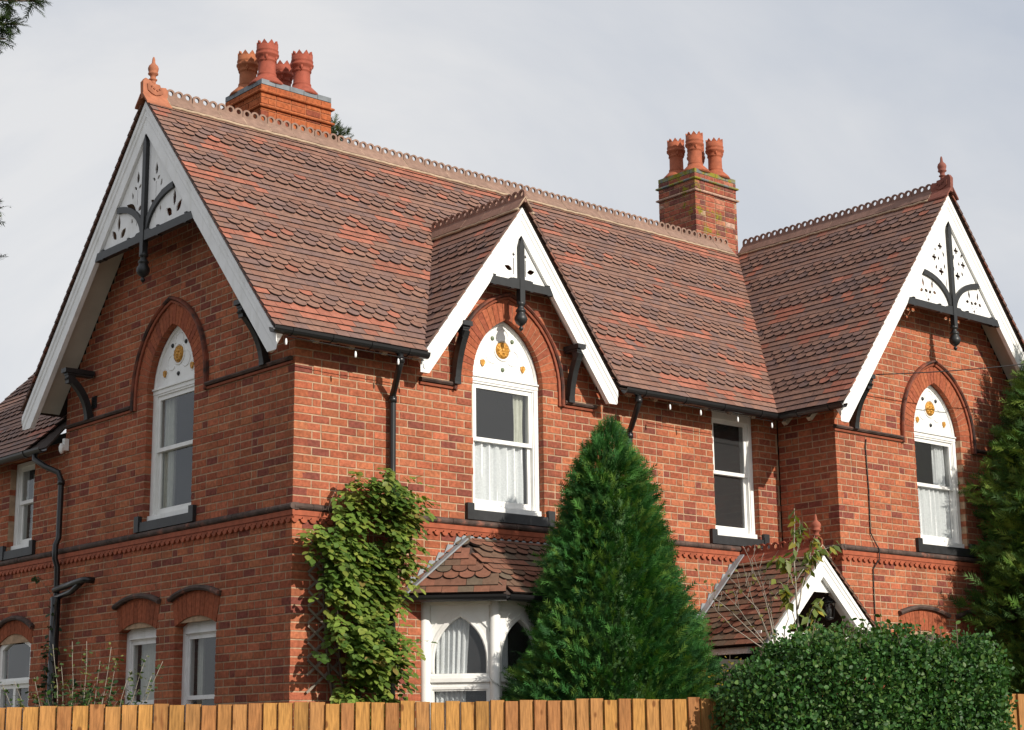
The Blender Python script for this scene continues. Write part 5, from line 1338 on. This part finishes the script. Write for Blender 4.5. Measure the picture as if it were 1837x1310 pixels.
# climber on the front wall
CLP=[(0.73,3.94),(1.01,3.87),(1.25,3.77),(1.45,3.70),(1.42,3.58),(1.30,3.48),(1.35,3.29),(1.25,3.01),(1.16,2.84),(1.18,2.63),(1.28,2.39),(1.22,2.25),(1.10,2.11),(1.08,1.9),(1.0,1.3),(0.40,1.3),(0.30,1.89),(0.38,2.07),(0.14,2.06),(0.06,2.10),(0.2,2.27),(0.15,2.58),(0.22,2.74),(0.14,2.94),(0.0,3.14),(-0.05,3.26),(0.12,3.39),(0.28,3.5),(0.36,3.73),(0.57,3.83)]
def inpoly(x,z,poly):
    c=False; n=len(poly); j=n-1
    for i in range(n):
        xi,zi=poly[i]; xj,zj=poly[j]
        if (zi>z)!=(zj>z) and x<(xj-xi)*(z-zi)/(zj-zi)+xi: c=not c
        j=i
    return c
def climber():
    root=empty('climbing_plant','leafy green climber trained up the front wall near the corner','climber')
    mb=MB()
    for (x0,x1,zt) in ((.75,.72,3.7),(.70,.45,3.4),(.8,1.15,3.6),(.7,.3,3.0)):
        pts=[(x0+.04*math.sin(q*7)+(x1-x0)*q,-.09-.05*math.sin(q*5),-.3+(zt+.3)*q) for q in np.linspace(0,1,14)]; tube(mb,pts,[.028-.02*i/13 for i in range(14)],6)
    for i in range(26):
        x=rng.uniform(.35,1.2); z=rng.uniform(1.8,3.45); tube(mb,[(x,-.10,z),(x+rng.uniform(-.15,.15),-.16,z+rng.uniform(.1,.3)),(x+rng.uniform(-.2,.25),-.2,z+rng.uniform(.2,.4))],[.006,.004,.002],4)
    mb.obj('stems',M['bark'],root)
    P=[];D=[];Nn=[];Cc=[];S=[]
    cs=np.array([(.12,.19,.03),(.09,.155,.028),(.16,.23,.04),(.065,.125,.022),(.20,.24,.045)])
    k=0
    while k<800:
        x=rng.uniform(-.15,1.5); z=rng.uniform(1.25,3.98)
        if math.sin(z*8.5+x*2.2)+.5*math.sin(x*11-z*5)<-1.1+rng.random()*.6: continue
        if not (inpoly(x-.07,z,CLP) and inpoly(x+.10,z,CLP) and inpoly(x,z-.05,CLP)): continue
        k+=1
        bulge=.10+.22*max(0,math.sin(z*3.3+.6))+.10*max(0,math.sin(x*7+z*2)); y=-.05-rng.random()*bulge-.03
        base=np.array([x,y,z]); out_=unit(np.array([[rng.normal(0,.55),-1,rng.normal(-.15,.35)]]))[0]; L=rng.uniform(.16,.30); col=cs[rng.integers(0,5)]*rng.uniform(.75,1.25)
        if rng.random()<.03: col=np.array((.22,.17,.05))
        nl=rng.integers(3,6); sd=unit(np.cross(out_,[0,0,1])[None])[0]
        for i in range(nl):
            f=(i+.6)/nl; q=base+out_*L*f+np.array([0,0,-.10*f*f])
            for s in (-1,1):
                P.append(q); D.append(sd*s*.8+out_*.45+np.array([0,0,-.45])+rng.normal(0,.15,3)); Nn.append(np.array([0,-.45,1])+rng.normal(0,.3,3)); Cc.append(col*rng.uniform(.85,1.15)); S.append(rng.uniform(.045,.09))
        P.append(base+out_*L+np.array([0,0,-.1])); D.append(out_+np.array([0,0,-.5])); Nn.append(np.array([0,-.4,1.])); Cc.append(col); S.append(.09)
    foliage('foliage',M['leaf'],root,OV_V,OV_F,np.array(P),np.array(D),unit(np.array(Nn)),np.array(S),np.array(Cc),kind='stuff')
climber()
tr=empty('trellis','grey weathered wooden lattice on the wall behind the climber','trellis')
for sgn in (1,-1):
    for i in range(8):
        z0=1.75+.16*i; pts=[(.17,z0),(.55,z0+.30)] if sgn>0 else [(.17,z0+.30),(.55,z0)]
        o_=.022 if sgn>0 else .036
        mb=MB(); sweep(mb,FRONT,pts,[(-.011,o_),(-.011,o_+.012),(.011,o_+.012),(.011,o_)]); mb.obj('slat',M['trellis'],tr)

# sapling with sparse yellowing leaves, by the porch
def twiggy(name,label,stems,leaf_n,cols,r0,lsize,cat,material,lmat='leaf',droop=-.6,tmpl=(OV_V,OV_F),lf=(.35,1.0),clus=1):
    root=empty(name,label,cat); mb=MB(); P=[];D=[];Nn=[]
    for st in stems:
        pts=[np.array(p,float) for p in st[0]]; n=len(pts); fine=[]
        for i in range(n-1):
            for q in np.linspace(0,1,5)[:-1]: fine.append(pts[i]*(1-q)+pts[i+1]*q+rng.normal(0,.006,3))
        fine.append(pts[-1]); m_=len(fine)
        tube(mb,fine,[max(.0022,st[1]*(1-.85*i/(m_-1))) for i in range(m_)],5)
        for _ in range(st[2]):
            f=rng.uniform(*lf)*(m_-1); i=min(int(f),m_-2); b=fine[i]+(fine[i+1]-fine[i])*(f-i)
            for c in range(clus):
                b2=b+rng.normal(0,.02*clus,3); P.append(b2); D.append([rng.normal(0,.8),rng.normal(0,.8),droop+rng.normal(0,.3)]); Nn.append([rng.normal(0,.6),-.5+rng.normal(0,.5),1])
    mb.obj('stems',M[material],root)
    m_=len(P)
    if m_: foliage('foliage',M[lmat],root,*tmpl,np.array(P),unit(np.array(D)),unit(np.array(Nn)),lsize*rng.uniform(.7,1.25,m_),palette(m_,cols,.15),kind='stuff')
    return root
twiggy('sapling_tree','thin sapling with sparse yellow-green leaves in front of the porch',[
 ([(5.06,-1.9,-.4),(5.06,-1.9,2.0),(5.04,-1.9,3.15),(5.08,-1.9,3.67)],.02,20),
 ([(5.05,-1.9,2.6),(5.22,-1.92,3.05),(5.40,-1.9,3.40)],.010,28),([(5.05,-1.9,2.9),(5.35,-1.9,3.20),(5.72,-1.9,3.32)],.008,26),
 ([(5.05,-1.9,2.8),(4.9,-1.9,3.10),(4.76,-1.9,3.12)],.007,22),([(5.05,-1.9,2.2),(5.3,-1.9,2.6),(5.5,-1.9,2.75)],.008,24),
 ([(5.05,-1.9,2.3),(4.9,-1.9,2.75),(4.78,-1.9,2.88)],.007,20),([(5.06,-1.9,3.1),(5.14,-1.9,3.4),(5.16,-1.9,3.55)],.006,16),([(5.05,-1.9,2.0),(5.2,-1.95,2.35),(5.42,-1.95,2.45)],.008,24)],0,
 [(.12,.17,.03),(.17,.20,.035),(.25,.22,.03),(.10,.14,.03)],.02,.13,'tree','twig',tmpl=(LF_V,LF_F),droop=-.9)
bare=[]
for (x,z,xm,zm) in ((4.07,2.76,4.5,2.5),(3.83,2.67,4.3,2.42),(3.74,2.86,4.25,2.55),(4.65,3.14,4.8,2.6),(4.48,3.25,4.72,2.7),(4.82,2.92,4.9,2.5),(4.25,2.89,4.6,2.6),(5.1,3.0,5.0,2.5),(4.3,3.05,4.62,2.65)):
    bare.append(([(4.95,-1.7,-.4),(4.94,-1.7,2.1),(xm,-1.7+rng.normal(0,.06),zm),(x,-1.7+rng.normal(0,.1),z)],.011,4))
    for q in range(3):
        f=rng.uniform(.3,.95); bx,bz=xm+(x-xm)*f,zm+(z-zm)*f; bare.append(([(bx,-1.7,bz),(bx+rng.uniform(-.12,.12),-1.72,bz+rng.uniform(.08,.22))],.004,1))
twiggy('bare_shrub','nearly leafless grey-twigged shrub left of the porch gable',bare,0,[(.16,.15,.04)],.01,.05,'shrub','twig')
# shrub behind the fence on the left
sh_=[]
for (x,y,z) in ((-2.31,-.2,2.14),(-2.43,-.09,2.12),(-2.22,-.28,2.14),(-2.06,-.41,2.09),(-1.90,-.47,1.9),(-1.70,-.64,1.97),(-1.82,-.59,2.02),(-2.11,-.32,1.98),(-2.5,.08,1.85),(-2.0,-.4,2.0),(-2.62,.2,1.82),(-1.95,-.5,1.82),(-2.35,-.1,1.95),(-2.2,-.25,2.0),(-2.7,.25,1.8),(-1.78,-.6,1.85)):
    b=np.array([-2.15,-.1,-.4]); t_=np.array([x,y,z]); sh_.append(([b,b*.35+t_*.65+np.array([0,0,.2]),t_],.009,34))
twiggy('garden_shrub','wispy small-leaved shrub poking above the fence at left',sh_,0,[(.05,.09,.025),(.09,.12,.03),(.035,.07,.02),(.14,.15,.04)],.01,.035,'shrub','twig',droop=.3,lf=(.55,1.0))
lw=[]
for i in range(30):
    t_=np.array([-2.2+rng.normal(0,.22),-.12+rng.normal(0,.16),rng.uniform(1.5,1.86)]); lw.append(([(-2.2,-.1,-.4),(-2.2+rng.normal(0,.1),-.1,1.0),t_],.006,46))
twiggy('evergreen_shrub','low leafy dark green shrub behind the fence at left',lw,0,[(.03,.07,.02),(.045,.10,.02),(.02,.05,.015)],.01,.045,'shrub','bark',droop=.1,lf=(.6,1.0))
yl=[]
for i in range(9):
    t_=np.array([3.5+rng.normal(0,.08),-2.3+rng.normal(0,.08),rng.uniform(1.75,2.14)]); yl.append(([(3.55,-2.3,-.4),t_*.5+np.array([3.5,-2.3,1.5])*.5,t_],.006,11))
twiggy('golden_shrub','small yellow-leaved shrub between the conifer and the hedge',yl,0,[(.42,.30,.03),(.35,.27,.03),(.22,.2,.03)],.01,.045,'shrub','bark',droop=.1,lf=(.6,1.0))
iv=[]
for i in range(10): iv.append(([(-.1+rng.normal(0,.02),4.6+rng.normal(0,.05),1.0),(-.16,4.58+rng.normal(0,.06),2.0),(-.16+rng.normal(0,.03),4.55+rng.normal(0,.10),rng.uniform(2.3,3.0))],.006,14))
iv.append(([(-.1,4.75,3.0),(-.12,5.0,3.2),(-.14,5.15,3.22)],.004,12))
twiggy('ivy','dark ivy climbing the black pipes on the shaded wall','ivy' and iv,0,[(.025,.05,.018),(.035,.065,.02)],.01,.06,'ivy','bark',droop=-.4,lf=(.3,1.0))
# conifer boughs reaching in at the top-left corner
def bough_tree():
    root=empty('yew_tree','dark conifer boughs reaching into the upper left corner, with an unseen crown added for shade','tree')
    mb=MB(); tr_=np.array([-8.2,-2.0,-.4]); tube(mb,[tr_,tr_+np.array([.05,0,3]),tr_+np.array([0,.1,6.2])],[.22,.17,.06],10); mb.obj('trunk',M['bark'],root)
    mb=MB(); P=[];D=[];Nn=[]
    tips=[((-5.38,-5.60,5.10),.28,5.20),((-5.46,-5.5,4.98),.24,5.12),((-5.50,-5.46,4.90),.22,5.05),((-5.41,-5.30,4.03),.13,4.20),((-5.43,-5.30,3.97),.11,4.15),((-5.40,-5.24,3.76),.10,3.95)]
    for tip,w,z0 in tips:
        tip=np.array(tip); b=tr_+np.array([0,0,z0+.9]); b[2]=z0+.25
        mid=(tip+b)/2+np.array([0,0,.10]); pts=[b,mid,tip]; tube(mb,pts,[.035,.02,.005],6)
        for _ in range(620 if w>.15 else 260):
            f=rng.uniform(.55,1.0); q=(1-f)**2*b+2*f*(1-f)*mid+f*f*tip; side=rng.normal(0,1,3); q=q+side*np.array([w*.32,w*.32,w*.20])*(1.15-f); P.append(q); dd=(tip-b)/np.linalg.norm(tip-b); D.append(dd*.8+side*.7+np.array([0,0,-.1])); Nn.append([rng.normal(0,.5),rng.normal(0,.5),1])
    mb.obj('branch',M['bark'],root)
    n_=5200; q=unit(rng.normal(0,1,(n_,3))); q[:,2]=np.abs(q[:,2])*1.0-.25*(rng.random(n_)); rr=(.72+.28*rng.random(n_))[:,None]*(1+.12*np.sin(q[:,0:1]*9+q[:,2:3]*7))
    cp=np.array([-8.4,.8,1.7])+q*rr*np.array([2.3,4.2,3.6]); foliage('crown',M['conifer'],root,*SPR[2],cp,unit(q+rng.normal(0,.4,(n_,3))),unit(rng.normal(0,.6,(n_,3))+np.array([[0,0,.8]])),.62*rng.uniform(.7,1.3,n_),palette(n_,[(.022,.045,.014),(.035,.065,.018),(.05,.08,.02)]),kind='stuff')  # unseen crown, added low and wide to keep sky light off the left wall
    co=MB(); lathe(co,[(.3,-2.0),(1.5,-1.2),(1.8,0),(1.5,1.5),(.6,2.6),(.05,3.0)],(0,0,0),14,col=(.025,.05,.015)); co.v=[(-8.4+x*.9,.8+y*1.7,1.7+z) for x,y,z in co.v]; co.obj('inner_foliage',M['conifer'],root)  # solid core of the added light-blocking crown
    m_=len(P); foliage('foliage',M['conifer'],root,*SPR[0],np.array(P),unit(np.array(D)),unit(np.array(Nn)),.085*rng.uniform(.7,1.3,m_),palette(m_,[(.018,.035,.012),(.03,.055,.015),(.05,.075,.018)]),kind='stuff')
bough_tree()
# top of a distant tree behind the wide chimney
def far_tree():
    root=empty('distant_tree','tip of a distant tree showing behind the wide chimney','tree'); c=np.array([12.75,17.7,-.05])
    mb=MB(); tube(mb,[c,c+np.array([0,0,9]),c+np.array([0,0,15.2])],[.3,.2,.03],8)
    P=[];D=[]
    for i in range(60):
        z=rng.uniform(9,15.3); L=.25+(15.5-z)*.28; a=rng.random()*6.28; b=c+np.array([0,0,z]); t_=b+np.array([L*math.cos(a),L*math.sin(a),L*.35]); tube(mb,[b,t_],[.04,.01],4)
        for _ in range(45): f=rng.uniform(.3,1.05); P.append(b+(t_-b)*f+rng.normal(0,.14,3)); D.append([math.cos(a),math.sin(a),.5])
    mb.obj('trunk',M['bark'],root); m_=len(P)
    foliage('crown',M['conifer'],root,*SPR[1],np.array(P),unit(np.array(D)+rng.normal(0,.5,(m_,3))),unit(rng.normal(0,1,(m_,3))+np.array([[0,0,.6]])),.32*rng.uniform(.7,1.2,m_),palette(m_,[(.06,.085,.03),(.045,.07,.025)]),kind='stuff')
far_tree()
